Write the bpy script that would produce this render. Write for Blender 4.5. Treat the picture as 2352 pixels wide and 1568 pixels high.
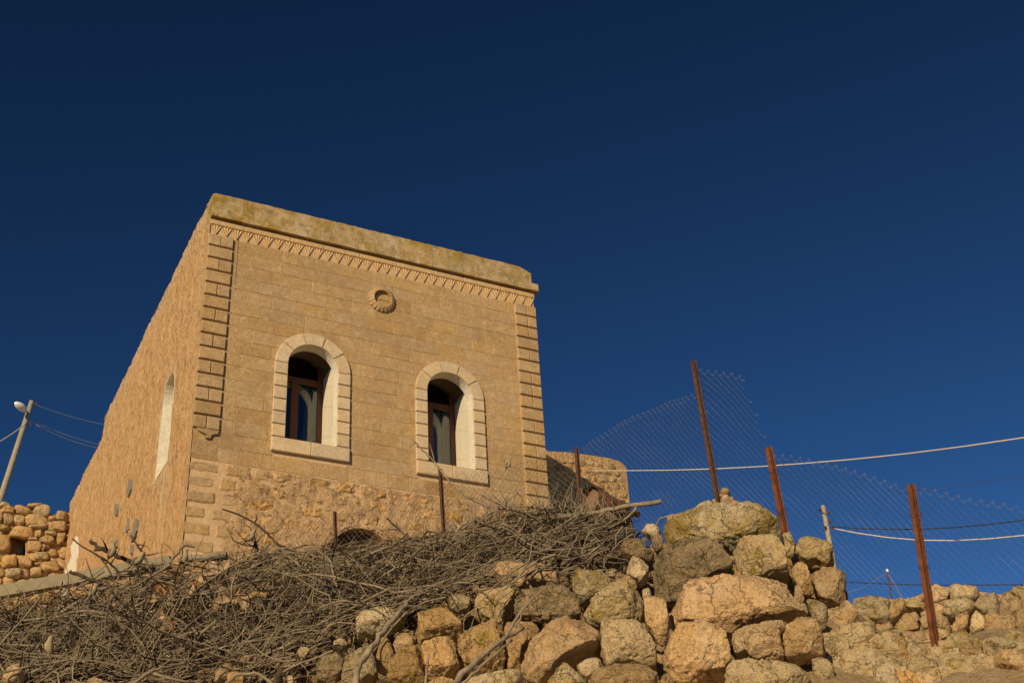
import bpy, math, random
import numpy as np
from mathutils import Matrix, Vector, noise as mnoise

for o in list(bpy.data.objects): bpy.data.objects.remove(o, do_unlink=True)
scene = bpy.context.scene
COL = scene.collection
random.seed(7); RNG = np.random.default_rng(7)
rad = math.radians

# ------------------------------------------------------------------ camera
# orientation solved from the vanishing points of the house (measured on a 2352x1568 picture)
FP, CX, CY = 2887.0, 1176.0, 784.0
_X = np.array([6237, 1331, 2887.0]); _Z = np.array([-291, -4898, 2887.0])
_X /= np.linalg.norm(_X); _Z -= _X * (_X @ _Z); _Z /= np.linalg.norm(_Z)
_Y = np.cross(_Z, _X); ROT = np.array([_X, _Y, _Z])
cam_d = bpy.data.cameras.new('camera'); cam = bpy.data.objects.new('camera', cam_d); COL.objects.link(cam)
cam_d.sensor_width = 36.0; cam_d.lens = FP / 2352 * 36.0; cam_d.clip_start = 0.05; cam_d.clip_end = 2000
r_, d_, f_ = ROT[:, 0], ROT[:, 1], ROT[:, 2]
cam.matrix_world = Matrix(((r_[0], -d_[0], -f_[0], 0), (r_[1], -d_[1], -f_[1], 0), (r_[2], -d_[2], -f_[2], 0), (0, 0, 0, 1)))
scene.camera = cam

# ------------------------------------------------------------------ sun and sky
SUN_AZ, SUN_EL = 49.0, 19.5
SKY_GAMMA, SKY_TINT = 1.7, (0.70, 0.74, 0.53, 1)
sv = np.array([-math.sin(rad(SUN_AZ)) * math.cos(rad(SUN_EL)), -math.cos(rad(SUN_AZ)) * math.cos(rad(SUN_EL)), math.sin(rad(SUN_EL))])
world = bpy.data.worlds.new('World'); scene.world = world; world.use_nodes = True
wn = world.node_tree; bgn = wn.nodes['Background']
sky = wn.nodes.new('ShaderNodeTexSky'); sky.sky_type = 'NISHITA'; sky.sun_disc = False
sky.sun_elevation = rad(SUN_EL); sky.sun_rotation = math.atan2(sv[0], sv[1]) % (2 * math.pi)
sky.altitude = 2500; sky.air_density = 0.75; sky.dust_density = 0.1; sky.ozone_density = 4.0
gam = wn.nodes.new('ShaderNodeGamma'); gam.inputs[1].default_value = SKY_GAMMA
mul = wn.nodes.new('ShaderNodeMix'); mul.data_type = 'RGBA'; mul.blend_type = 'MULTIPLY'; mul.inputs[0].default_value = 1.0; mul.inputs[7].default_value = SKY_TINT
wn.links.new(sky.outputs[0], gam.inputs[0]); wn.links.new(gam.outputs[0], mul.inputs[6]); wn.links.new(mul.outputs[2], bgn.inputs[0]); bgn.inputs[1].default_value = 0.05
sun_d = bpy.data.lights.new('sun', 'SUN'); sun_d.energy = 4.95; sun_d.angle = rad(0.5); sun_d.color = (1.0, 0.795, 0.50)
sun = bpy.data.objects.new('sun', sun_d); COL.objects.link(sun)
sun.rotation_euler = Vector(sv).to_track_quat('Z', 'Y').to_euler(); sun.location = (-20, -20, 20)
vs = scene.view_settings
scene.display_settings.display_device = 'sRGB'
vs.view_transform = 'Standard'; vs.look = 'None'; vs.gamma = 1.0; vs.use_curve_mapping = False; vs.exposure = 0.0

# ------------------------------------------------------------------ helpers
def ray(px, py): return ROT @ np.array([px - CX, py - CY, FP])
def P(px, py, h):
    v = ray(px, py); return v * h / math.hypot(v[0], v[1])
def onY(px, py, y):
    v = ray(px, py); return v * y / v[1]
def onX(px, py, x):
    v = ray(px, py); return v * x / v[0]
def project(p):
    c = ROT.T @ np.array(p); return c[0] / c[2] * FP + CX, c[1] / c[2] * FP + CY
def interp(x, pts):
    return float(np.interp(x, [a for a, b in pts], [b for a, b in pts]))

WORG = {}
def link(name, me, mat=None, parent=None, org=(0, 0, 0), label=None, cat=None, group=None, kind=None):
    o = bpy.data.objects.new(name, me); COL.objects.link(o)
    org = np.array(org, float)
    if parent is not None:
        o.parent = parent; o.location = org - WORG[parent.name]
    else:
        o.location = org
    WORG[o.name] = org
    if me is not None and mat is not None and len(me.materials) == 0: me.materials.append(mat)
    for k, v in (('label', label), ('category', cat), ('group', group), ('kind', kind)):
        if v: o[k] = v
    return o
def empty(name, org, label=None, cat=None, group=None, kind=None, parent=None):
    o = link(name, None, None, parent, org, label, cat, group, kind); o.empty_display_size = 0.2; return o
def mesh(vs_, fs, smooth=False):
    me = bpy.data.meshes.new('m'); me.from_pydata([tuple(map(float, v)) for v in vs_], [], fs)
    if smooth: me.polygons.foreach_set('use_smooth', [True] * len(me.polygons))
    me.update(); return me
class MB:
    def __init__(s): s.v = []; s.f = []
    def add(s, v, f):
        b = len(s.v); s.v.extend([tuple(map(float, q)) for q in v]); s.f.extend([tuple(i + b for i in q) for q in f])
    def box(s, a, b, bev=0.0):
        x0, y0, z0 = a; x1, y1, z1 = b
        if bev <= 0:
            s.add([(x0, y0, z0), (x1, y0, z0), (x1, y1, z0), (x0, y1, z0), (x0, y0, z1), (x1, y0, z1), (x1, y1, z1), (x0, y1, z1)],
                  [(0, 3, 2, 1), (4, 5, 6, 7), (0, 1, 5, 4), (1, 2, 6, 5), (2, 3, 7, 6), (3, 0, 4, 7)])
        else:   # front (-y) face chamfered
            c = bev
            s.add([(x0, y0 + c, z0), (x1, y0 + c, z0), (x1, y1, z0), (x0, y1, z0), (x0, y0 + c, z1), (x1, y0 + c, z1), (x1, y1, z1), (x0, y1, z1),
                   (x0 + c, y0, z0 + c), (x1 - c, y0, z0 + c), (x1 - c, y0, z1 - c), (x0 + c, y0, z1 - c)],
                  [(0, 3, 2, 1), (4, 5, 6, 7), (1, 2, 6, 5), (2, 3, 7, 6), (3, 0, 4, 7), (8, 9, 10, 11), (0, 1, 9, 8), (1, 5, 10, 9), (5, 4, 11, 10), (4, 0, 8, 11)])
    def obox(s, a, b, w, t, up=(0, 0, 1)):   # beam from a to b, w wide, t thick
        a = np.array(a, float); b = np.array(b, float); d = b - a; d /= np.linalg.norm(d)
        n = np.cross(d, up); n /= np.linalg.norm(n); m = np.cross(n, d)
        vv = []
        for p in (a, b):
            for i, j in ((-1, -1), (1, -1), (1, 1), (-1, 1)): vv.append(p + n * i * w / 2 + m * j * t / 2)
        s.add(vv, [(0, 1, 2, 3), (7, 6, 5, 4), (0, 4, 5, 1), (1, 5, 6, 2), (2, 6, 7, 3), (3, 7, 4, 0)])
    def tube(s, pts, rr, n=6, cap=True):
        pts = np.array(pts, float); K = len(pts)
        rr = np.full(K, rr) if np.isscalar(rr) else np.array(rr, float)
        t = np.gradient(pts, axis=0); t /= (np.linalg.norm(t, axis=1)[:, None] + 1e-9)
        ref = np.array([0.13, 0.21, 1.0]) if abs(t[0][2]) < 0.9 else np.array([1.0, 0.1, 0.05])
        u = np.cross(t, ref); u /= (np.linalg.norm(u, axis=1)[:, None] + 1e-9); w = np.cross(t, u)
        a = np.arange(n) * 2 * math.pi / n
        V = pts[:, None, :] + rr[:, None, None] * (np.cos(a)[None, :, None] * u[:, None, :] + np.sin(a)[None, :, None] * w[:, None, :])
        b = len(s.v); s.v.extend(map(tuple, V.reshape(-1, 3).tolist()))
        for k in range(K - 1):
            for i in range(n):
                j = (i + 1) % n; s.f.append((b + k * n + i, b + k * n + j, b + (k + 1) * n + j, b + (k + 1) * n + i))
        if cap:
            s.f.append(tuple(b + i for i in range(n))[::-1]); s.f.append(tuple(b + (K - 1) * n + i for i in range(n)))
    def out(s, name, mat, parent=None, smooth=False, org=None, **kw):
        V = np.array(s.v)
        if org is None: org = V.mean(axis=0)
        return link(name, mesh(V - np.array(org), s.f, smooth), mat, parent, org, **kw)

# ------------------------------------------------------------------ materials
def nodes(name):
    m = bpy.data.materials.new(name); m.use_nodes = True; nt = m.node_tree; return m, nt, nt.nodes['Principled BSDF']
def N(nt, t, **kw):
    n = nt.nodes.new(t)
    for k, v in kw.items(): setattr(n, k, v)
    return n
def coords(nt, world_space=False, scale=(1, 1, 1), vary=0.0):
    tc = N(nt, 'ShaderNodeTexCoord'); oi = N(nt, 'ShaderNodeObjectInfo')
    mu = N(nt, 'ShaderNodeMath', operation='MULTIPLY'); mu.inputs[1].default_value = 0.0 if world_space else 57.0
    nt.links.new(oi.outputs['Random'], mu.inputs[0])
    ad = N(nt, 'ShaderNodeVectorMath', operation='ADD')
    if world_space:
        g = N(nt, 'ShaderNodeNewGeometry'); nt.links.new(g.outputs['Position'], ad.inputs[0])
    else: nt.links.new(tc.outputs['Object'], ad.inputs[0])
    nt.links.new(mu.outputs[0], ad.inputs[1])
    mp = N(nt, 'ShaderNodeMapping'); mp.inputs['Scale'].default_value = scale; nt.links.new(ad.outputs[0], mp.inputs[0])
    if vary <= 0: return mp.outputs[0], oi.outputs['Random']
    fr_ = N(nt, 'ShaderNodeMath', operation='MULTIPLY_ADD'); f2_ = N(nt, 'ShaderNodeMath', operation='FRACT'); m3_ = N(nt, 'ShaderNodeMath', operation='MULTIPLY'); m3_.inputs[1].default_value = 91.3
    nt.links.new(oi.outputs['Random'], m3_.inputs[0]); nt.links.new(m3_.outputs[0], f2_.inputs[0]); nt.links.new(f2_.outputs[0], fr_.inputs[0]); fr_.inputs[1].default_value = vary * 2; fr_.inputs[2].default_value = 1 - vary * .8
    sc_ = N(nt, 'ShaderNodeVectorMath', operation='SCALE'); nt.links.new(mp.outputs[0], sc_.inputs[0]); nt.links.new(fr_.outputs[0], sc_.inputs['Scale'])
    return sc_.outputs[0], oi.outputs['Random']
def noise_n(nt, co, scale, detail=5, rough=0.55, dist=0.0):
    n = N(nt, 'ShaderNodeTexNoise'); n.inputs['Scale'].default_value = scale; n.inputs['Detail'].default_value = detail
    n.inputs['Roughness'].default_value = rough; n.inputs['Distortion'].default_value = dist; nt.links.new(co, n.inputs['Vector']); return n.outputs['Fac']
def ramp(nt, fac, a, b, ca=(0, 0, 0, 1), cb=(1, 1, 1, 1)):
    r = N(nt, 'ShaderNodeValToRGB'); e = r.color_ramp.elements; e[0].position = a; e[1].position = b; e[0].color = ca; e[1].color = cb
    nt.links.new(fac, r.inputs[0]); return r.outputs[0]
def mix(nt, fac, a, b, mode='MIX'):
    m = N(nt, 'ShaderNodeMix', data_type='RGBA', blend_type=mode)
    for s, v in ((m.inputs[0], fac), (m.inputs[6], a), (m.inputs[7], b)):
        if hasattr(v, 'is_output') or isinstance(v, bpy.types.NodeSocket): nt.links.new(v, s)
        elif isinstance(v, (int, float)): s.default_value = v
        else: s.default_value = tuple(v) + ((1,) if len(v) == 3 else ())
    return m.outputs[2]
def fmath(nt, op, a, b):
    m = N(nt, 'ShaderNodeMath', operation=op)
    for s, v in ((m.inputs[0], a), (m.inputs[1], b)):
        if isinstance(v, bpy.types.NodeSocket): nt.links.new(v, s)
        else: s.default_value = v
    return m.outputs[0]
def stone_mat(name, c1, c2, dark=(0.10, 0.08, 0.05), darkamt=0.5, lichen=0.0, lcol=(0.30, 0.22, 0.03), grey=0.0, gcol=(0.33, 0.30, 0.24), bump=0.5, bscale=1.0,
              rnd=0.16, mot=0.5, vary=0.0, crack=0.0, speck=0.25, stain=0.0, world_space=False, scale=(1, 1, 1), bd=0.03, top_lichen=True):
    m, nt, bs = nodes(name); co, rn = coords(nt, world_space, scale, vary)
    big = noise_n(nt, co, 1.6 * bscale, 4); med = noise_n(nt, co, 7 * bscale, 6, 0.6); fine = noise_n(nt, co, 38 * bscale, 5, 0.7)
    c = mix(nt, ramp(nt, big, 0.35, 0.65), c1, c2)
    c = mix(nt, fmath(nt, 'MULTIPLY', ramp(nt, med, 0.38, 0.60), mot), c, tuple(x * 0.66 for x in c1), 'MIX')
    if grey > 0:
        gm = noise_n(nt, co, 3.2 * bscale, 8, 0.75, 0.4)
        c = mix(nt, fmath(nt, 'MULTIPLY', ramp(nt, gm, 0.50, 0.58), grey), c, gcol)
    # dark pits and specks
    sp = noise_n(nt, co, 22 * bscale, 3, 0.8, 0.6)
    pit = ramp(nt, sp, 0.60, 0.70)
    patch = ramp(nt, noise_n(nt, co, 2.3 * bscale, 3), 0.42, 0.6)
    c = mix(nt, fmath(nt, 'MULTIPLY', fmath(nt, 'MULTIPLY', pit, patch), darkamt), c, dark)
    c = mix(nt, fmath(nt, 'MULTIPLY', ramp(nt, fine, 0.48, 0.66), speck), c, tuple(min(1, x * 1.4) for x in c2))
    c = mix(nt, fmath(nt, 'MULTIPLY', ramp(nt, fine, 0.34, 0.46, (1, 1, 1, 1), (0, 0, 0, 1)), speck * 1.3), c, tuple(x * .42 for x in c1))
    ck = None
    if crack > 0:
        dn = N(nt, 'ShaderNodeTexNoise'); dn.inputs['Scale'].default_value = 5 * bscale; dn.inputs['Detail'].default_value = 4; nt.links.new(co, dn.inputs['Vector'])
        vm = N(nt, 'ShaderNodeVectorMath', operation='MULTIPLY_ADD'); vm.inputs[1].default_value = (.22, .22, .22); nt.links.new(dn.outputs['Color'], vm.inputs[0]); nt.links.new(co, vm.inputs[2])
        vo = N(nt, 'ShaderNodeTexVoronoi', feature='DISTANCE_TO_EDGE'); vo.inputs['Scale'].default_value = 1.9 * bscale; nt.links.new(vm.outputs[0], vo.inputs['Vector'])
        ck = fmath(nt, 'MULTIPLY', ramp(nt, vo.outputs['Distance'], 0.004, 0.020, (1, 1, 1, 1), (0, 0, 0, 1)), ramp(nt, med, .40, .52))
        c = mix(nt, fmath(nt, 'MULTIPLY', ck, crack), c, dark)
    if lichen > 0:
        lm = noise_n(nt, co, 2.1 * bscale, 9, 0.72, 0.3)
        f = ramp(nt, lm, 0.60 - 0.16 * lichen, 0.66 - 0.10 * lichen)
        c = mix(nt, fmath(nt, 'MULTIPLY', f, 0.85), c, lcol)
        dm = noise_n(nt, co, 4.5 * bscale, 9, 0.75, 0.2)
        c = mix(nt, fmath(nt, 'MULTIPLY', ramp(nt, dm, 0.52, 0.60), 0.55 * min(1, lichen * 1.5)), c, (0.13, 0.115, 0.07))
    if stain > 0:
        cw, _ = coords(nt, True, (1, 1, 1)); st_ = noise_n(nt, cw, 1.3, 7, .68, .5); s2_ = noise_n(nt, cw, 9.0, 6, .72, .3)
        c = mix(nt, fmath(nt, 'MULTIPLY', ramp(nt, st_, .50, .66), stain), c, tuple(x * .62 for x in c1))
        c = mix(nt, fmath(nt, 'MULTIPLY', ramp(nt, s2_, .55, .66), stain * .9), c, tuple(min(1, x * 1.25) for x in gcol))
        c = mix(nt, fmath(nt, 'MULTIPLY', ramp(nt, s2_, .30, .42, (1, 1, 1, 1), (0, 0, 0, 1)), stain), c, tuple(x * .6 for x in c1))
    # per-object tint
    v = N(nt, 'ShaderNodeHueSaturation')
    mr = N(nt, 'ShaderNodeMapRange'); mr.inputs[3].default_value = 1 - rnd; mr.inputs[4].default_value = 1 + rnd * 0.7
    nt.links.new(rn, mr.inputs[0]); nt.links.new(mr.outputs[0], v.inputs['Value'])
    r2 = fmath(nt, 'FRACT', fmath(nt, 'MULTIPLY', rn, 37.7), 0.0)
    mr2 = N(nt, 'ShaderNodeMapRange'); mr2.inputs[3].default_value = 1 - rnd * 0.9; mr2.inputs[4].default_value = 1 + rnd * 0.9
    nt.links.new(r2, mr2.inputs[0]); nt.links.new(mr2.outputs[0], v.inputs['Saturation'])
    nt.links.new(c, v.inputs['Color']); nt.links.new(v.outputs[0], bs.inputs['Base Color'])
    bs.inputs['Roughness'].default_value = 0.95; bs.inputs['Specular IOR Level'].default_value = 0.15
    h = fmath(nt, 'ADD', fmath(nt, 'MULTIPLY', med, 0.9), fmath(nt, 'MULTIPLY', fine, 0.35))
    h = fmath(nt, 'SUBTRACT', h, fmath(nt, 'MULTIPLY', pit, 0.30))
    if ck is not None: h = fmath(nt, 'SUBTRACT', h, fmath(nt, 'MULTIPLY', ck, 0.5))
    b = N(nt, 'ShaderNodeBump'); b.inputs['Strength'].default_value = bump; b.inputs['Distance'].default_value = bd
    nt.links.new(h, b.inputs['Height']); nt.links.new(b.outputs[0], bs.inputs['Normal'])
    return m
def plain(name, c, rough=0.8, var=0.25, scale=20, metal=0.0, bump=0.2, spec=0.3, bd=0.01, stretch=(1, 1, 1)):
    m, nt, bs = nodes(name); co, rn = coords(nt, False, stretch)
    n1 = noise_n(nt, co, scale, 6, 0.6)
    nt.links.new(mix(nt, ramp(nt, n1, 0.3, 0.7), tuple(x * (1 - var) for x in c), tuple(x * (1 + var) for x in c)), bs.inputs['Base Color'])
    bs.inputs['Roughness'].default_value = rough; bs.inputs['Metallic'].default_value = metal; bs.inputs['Specular IOR Level'].default_value = spec
    b = N(nt, 'ShaderNodeBump'); b.inputs['Strength'].default_value = bump; b.inputs['Distance'].default_value = bd
    nt.links.new(n1, b.inputs['Height']); nt.links.new(b.outputs[0], bs.inputs['Normal'])
    return m

M = {}
M['ashlar'] = stone_mat('ashlar_limestone', (0.425, 0.270, 0.126), (0.50, 0.320, 0.152), (0.13, 0.085, 0.045), 1.0, speck=.38, grey=0.42, gcol=(0.47, 0.37, 0.235), bump=0.9, bscale=4.6, rnd=0.075, mot=.55, vary=.3, stain=.5, bd=0.014)
M['vault'] = plain('dark_brown_lining', (0.16, 0.125, 0.085), 0.9, 0.25, 6)  # one dark grey-brown for the whole inner window recess
M['rough'] = stone_mat('rough_limestone', (0.52, 0.305, 0.130), (0.57, 0.355, 0.158), (0.16, 0.10, 0.05), 0.7, crack=.5, speck=.3, mot=.5, bump=1.0, bscale=1.8, rnd=0.13, bd=0.04)
M['mortar'] = stone_mat('lime_mortar', (0.56, 0.39, 0.22), (0.50, 0.31, 0.16), (0.25, 0.16, 0.09), 0.4, bump=0.5, bscale=2.5, rnd=0.05, bd=0.02)
M['parapet'] = stone_mat('lichened_parapet_stone', (0.40, 0.275, 0.135), (0.45, 0.315, 0.16), (0.09, 0.07, 0.035), 0.9, lichen=0.82, lcol=(0.285, 0.18, 0.034), grey=0.75, gcol=(0.47, 0.38, 0.24), bump=0.6, bscale=1.7, rnd=0.07, bd=0.02)
M['carved'] = stone_mat('carved_pale_stone', (0.50, 0.325, 0.160), (0.54, 0.36, 0.18), (0.25, 0.16, 0.08), 0.3, bump=0.2, bscale=2.5, rnd=0.05, bd=0.008)
M['surround'] = stone_mat('window_surround_stone', (0.55, 0.41, 0.25), (0.62, 0.48, 0.32), (0.24, 0.17, 0.10), 0.8, grey=.5, gcol=(.58, .42, .25), bump=0.7, bscale=4, stain=.35, rnd=0.08, bd=0.01)
M['white'] = stone_mat('whitewashed_reveal', (0.68, 0.62, 0.50), (0.76, 0.70, 0.58), (0.35, 0.30, 0.22), 0.35, bump=0.2, bscale=3, rnd=0.03, bd=0.01)
M['plaster'] = stone_mat('rough_ochre_plaster', (0.57, 0.325, 0.142), (0.62, 0.385, 0.185), (0.14, 0.085, 0.04), 0.9, grey=0.55, gcol=(0.62, 0.43, 0.23), bump=1.0, bscale=2.4, rnd=0.02, bd=0.045, crack=.3, scale=(1, 1, 0.55))
M['plaster_smooth'] = stone_mat('smooth_cream_plaster', (0.55, 0.36, 0.185), (0.60, 0.44, 0.27), (0.30, 0.2, 0.12), 0.3, bump=0.4, bscale=1.6, rnd=0.02, bd=0.02)
M['cellar'] = plain('dark_brown_panel', (0.055, 0.030, 0.014), 0.9, 0.3, 5)  # even dark brown of the panel in the arch
M['cement'] = plain('grey_cement', (0.20, 0.18, 0.145), 0.9, 0.2, 12)
M['rock'] = stone_mat('tan_limestone_boulder', (0.56, 0.36, 0.165), (0.50, 0.325, 0.152), (0.12, 0.09, 0.05), 0.65, lichen=0.18, grey=0.45, gcol=(0.50, 0.385, 0.23), bump=1.0, bscale=2.2, bd=0.065, vary=.4, mot=.65, crack=.22, speck=.42, rnd=.10)
M['rock_orange'] = stone_mat('orange_limestone_boulder', (0.58, 0.350, 0.150), (0.60, 0.405, 0.20), (0.13, 0.09, 0.05), 0.6, grey=0.45, gcol=(0.52, 0.38, 0.24), bump=0.9, bscale=2.0, bd=0.065, vary=.4, mot=.65, crack=.22, speck=.42, rnd=.10)
M['rock_pale'] = stone_mat('pale_limestone_boulder', (0.63, 0.48, 0.28), (0.58, 0.41, 0.215), (0.15, 0.12, 0.07), 0.6, lichen=0.12, grey=0.5, gcol=(0.60, 0.50, 0.34), bump=0.9, bscale=2.2, bd=0.065, vary=.4, mot=.65, crack=.22, speck=.42, rnd=.10)
M['rock_lichen'] = stone_mat('lichen_covered_boulder', (0.50, 0.36, 0.175), (0.55, 0.41, 0.22), (0.08, 0.065, 0.035), 0.9, lichen=0.55, lcol=(0.31, 0.205, 0.040), grey=0.6, gcol=(0.50, 0.42, 0.27), bump=1.0, bscale=2.1, bd=0.065, vary=.4, mot=.65, crack=.22, speck=.42, rnd=.10)
M['rock_cap'] = stone_mat('yellow_lichened_cap_stone', (0.50, 0.37, 0.20), (0.55, 0.42, 0.25), (0.07, 0.055, 0.03), 0.9, lichen=0.92, lcol=(0.33, 0.215, 0.032), grey=0.7, gcol=(0.58, 0.47, 0.30), bump=1.0, bscale=2.0, bd=0.065, vary=.0, mot=.6, crack=.15, speck=.45)
M['rock_grey'] = stone_mat('weathered_grey_boulder', (0.49, 0.33, 0.165), (0.42, 0.29, 0.15), (0.09, 0.075, 0.045), 0.85, lichen=0.45, lcol=(0.20, 0.165, 0.075), grey=0.6, gcol=(0.34, 0.28, 0.18), bump=1.1, bscale=2.4, bd=0.065, vary=.4, mot=.65, crack=.22, speck=.42, rnd=.10)
M['soil'] = stone_mat('dry_stony_soil', (0.40, 0.275, 0.14), (0.47, 0.34, 0.19), (0.12, 0.085, 0.05), 0.8, grey=.5, gcol=(0.50, .38, .24), bump=1.0, bscale=2.5, rnd=0, bd=0.06)
M['rust'] = plain('rusted_steel', (0.135, 0.044, 0.018), 0.85, 0.45, 14, 0.15, 0.5, 0.3)
M['rust_dark'] = plain('dark_brown_rusted_steel', (0.085, 0.040, 0.024), 0.85, 0.4, 18, 0.15, 0.5, 0.3)
M['rust_drum'] = plain('flaking_rust', (0.17, 0.062, 0.028), 0.9, 0.6, 9, 0.1, 0.9, 0.2, 0.03)
M['rust_pale'] = plain('pale_dusty_rust', (0.20, 0.115, 0.070), 0.9, 0.3, 12, 0.0, 0.7, 0.2, 0.02)
M['wire'] = plain('galvanised_wire', (0.19, 0.17, 0.135), 0.6, 0.25, 30, 0.15, 0.1, 0.4)
M['twig'] = plain('dry_grey_twigs', (0.235, 0.180, 0.118), 0.9, 0.45, 3.0, 0, 0.4, 0.2)
M['twig_brown'] = plain('shade_darkened_brown_twigs', (0.070, 0.048, 0.030), 0.9, 0.5, 3.0, 0, 0.4, 0.2)  # brown darkened to stand for shade below the top twigs
M['twig_shade'] = plain('shade_dark_inner_twigs', (0.026, 0.018, 0.011), 0.95, 0.5, 3.0, 0, 0.4, 0.1)  # near-black colour stands for the shade deep inside the heap
M['branch'] = plain('weathered_branch_bark', (0.225, 0.175, 0.115), 0.9, 0.45, 14, 0, 0.8, 0.2, 0.01)
M['branch_dark'] = plain('dark_branch_bark', (0.075, 0.052, 0.035), 0.9, 0.5, 16, 0, 0.9, 0.2, 0.01)
M['leaf'] = plain('dry_leaf', (0.36, 0.24, 0.14), 0.85, 0.3, 9)
M['leaf_brown'] = plain('brown_leaf', (0.22, 0.11, 0.035), 0.85, 0.3, 9)
M['beam'] = plain('weathered_timber', (0.24, 0.195, 0.125), 0.9, 0.18, 6, 0, 0.5, 0.2, 0.01, (1, 1, 1))
M['log'] = plain('split_firewood', (0.34, 0.215, 0.09), 0.9, 0.35, 7, 0, 0.7, 0.2, 0.02)
M['frame'] = plain('brown_stained_window_wood', (0.125, 0.044, 0.018), 0.55, 0.2, 10, 0, 0.2, 0.4)
M['board'] = plain('cream_painted_board', (0.62, 0.55, 0.42), 0.8, 0.07, 5, 0, 0.25, 0.3, 0.004, (1, 1, .2))
M['curtain'] = plain('grey_curtain_cloth', (0.29, 0.29, 0.26), 0.95, 0.1, 3)
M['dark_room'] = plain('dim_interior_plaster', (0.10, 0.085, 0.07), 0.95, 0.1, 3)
M['pole'] = plain('grey_concrete_pole', (0.30, 0.25, 0.18), 0.9, 0.15, 9)
M['lampwhite'] = plain('white_lamp_housing', (0.80, 0.80, 0.78), 0.5, 0.04, 5)
M['cable'] = plain('pale_cable', (0.62, 0.55, 0.45), 0.6, 0.05, 5)
M['cable_dark'] = plain('dark_cable', (0.03, 0.035, 0.05), 0.6, 0.1, 5)
M['bird'] = plain('sparrow_plumage', (0.30, 0.235, 0.135), 0.9, 0.22, 45)
M['bird_brown'] = plain('brown_wing_feathers', (0.13, 0.085, 0.045), 0.9, 0.35, 70)
M['beak'] = plain('horn_beak', (0.10, 0.07, 0.04), 0.6, 0.1, 20)
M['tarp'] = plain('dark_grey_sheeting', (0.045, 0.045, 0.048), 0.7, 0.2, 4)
m, nt, bs = nodes('window_glass'); M['glass'] = m
tr = N(nt, 'ShaderNodeBsdfTransparent'); gl = N(nt, 'ShaderNodeBsdfGlossy'); gl.inputs['Roughness'].default_value = 0.02
tr.inputs[0].default_value = (0.75, 0.8, 0.8, 1); fr = N(nt, 'ShaderNodeFresnel'); fr.inputs[0].default_value = 1.5
mxs = N(nt, 'ShaderNodeMixShader'); nt.links.new(fmath(nt, 'ADD', fr.outputs[0], 0.06), mxs.inputs[0])
nt.links.new(tr.outputs[0], mxs.inputs[1]); nt.links.new(gl.outputs[0], mxs.inputs[2]); nt.links.new(mxs.outputs[0], nt.nodes['Material Output'].inputs[0])

# ------------------------------------------------------------------ terrain
TH = [0, 4.8, 5.6, 6.6, 7.4, 8.4, 9.2, 11, 14, 16, 20, 27, 35, 60, 400]
TZ = {25: [-1.6, -1.6, -1.2, .5, 1.45, 2.0, 2.4, 3.3, 4.3, 5.1, 6.5, 9.0, 10.5, 11, 11],
      40: [-1.6, -1.6, -1.2, .6, 1.65, 2.60, 3.18, 3.55, 4.2, 4.7, 5.6, 6.6, 7.5, 8, 8],
      47: [-1.6, -1.6, -1.2, .6, 1.60, 2.24, 2.48, 2.97, 3.75, 4.3, 5.0, 6.0, 7.0, 8, 8]}
def smooth(t): t = min(1, max(0, t)); return t * t * (3 - 2 * t)
def tz(x, y, rough=True):
    h = math.hypot(x, y); az = math.degrees(math.atan2(x, y))
    za, zb, zc = (float(np.interp(h, TH, TZ[k])) for k in (25, 40, 47))
    if az < -90 or az > 150: w = 1.0
    z = za + (zb - za) * smooth((az - 23.5) / 7.0)
    z = z + (zc - z) * smooth((az - 41) / 4.5)
    if abs(az) > 95:                       # behind the camera the ground stays level
        z = z + (-1.6 - z) * smooth((abs(az) - 95) / 40)
    if rough and h > 5:
        a = min(1, (h - 5) / 2)
        z += a * (0.10 * mnoise.noise((x * .9, y * .9, 0)) + 0.06 * mnoise.noise((x * 3.1, y * 3.1, 4)) + 0.025 * mnoise.noise((x * 9, y * 9, 7)))
    return z
hs = [0.01, 1.5, 3, 4.4, 5.0, 5.6] + list(np.arange(6.0, 17.0, 0.14)) + list(np.arange(17, 30, 0.6)) + list(np.geomspace(31, 420, 16))
azs = sorted(set([round(a, 3) for a in np.concatenate([np.arange(-180, -4, 6.0), np.arange(-4, 58, 0.6), np.arange(58, 180, 6.0)])]))
V = []; Fc = []
for h in hs:
    for a in azs:
        x, y = h * math.sin(rad(a)), h * math.cos(rad(a)); V.append((x, y, tz(x, y)))
na = len(azs)
for i in range(len(hs) - 1):
    for j in range(na):
        k = (j + 1) % na; Fc.append((i * na + j, i * na + k, (i + 1) * na + k, (i + 1) * na + j))
link('ground', mesh(V, Fc, True), M['soil'], kind='structure')
def hit(px, py, h0=7.2, h1=16.5, dz=0.0):
    v = ray(px, py); v = v / math.hypot(v[0], v[1]); best = h1
    for h in np.arange(h0, h1, 0.05):
        if v[2] * h <= tz(v[0] * h, v[1] * h, False) + dz: best = h; break
    return best

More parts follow.
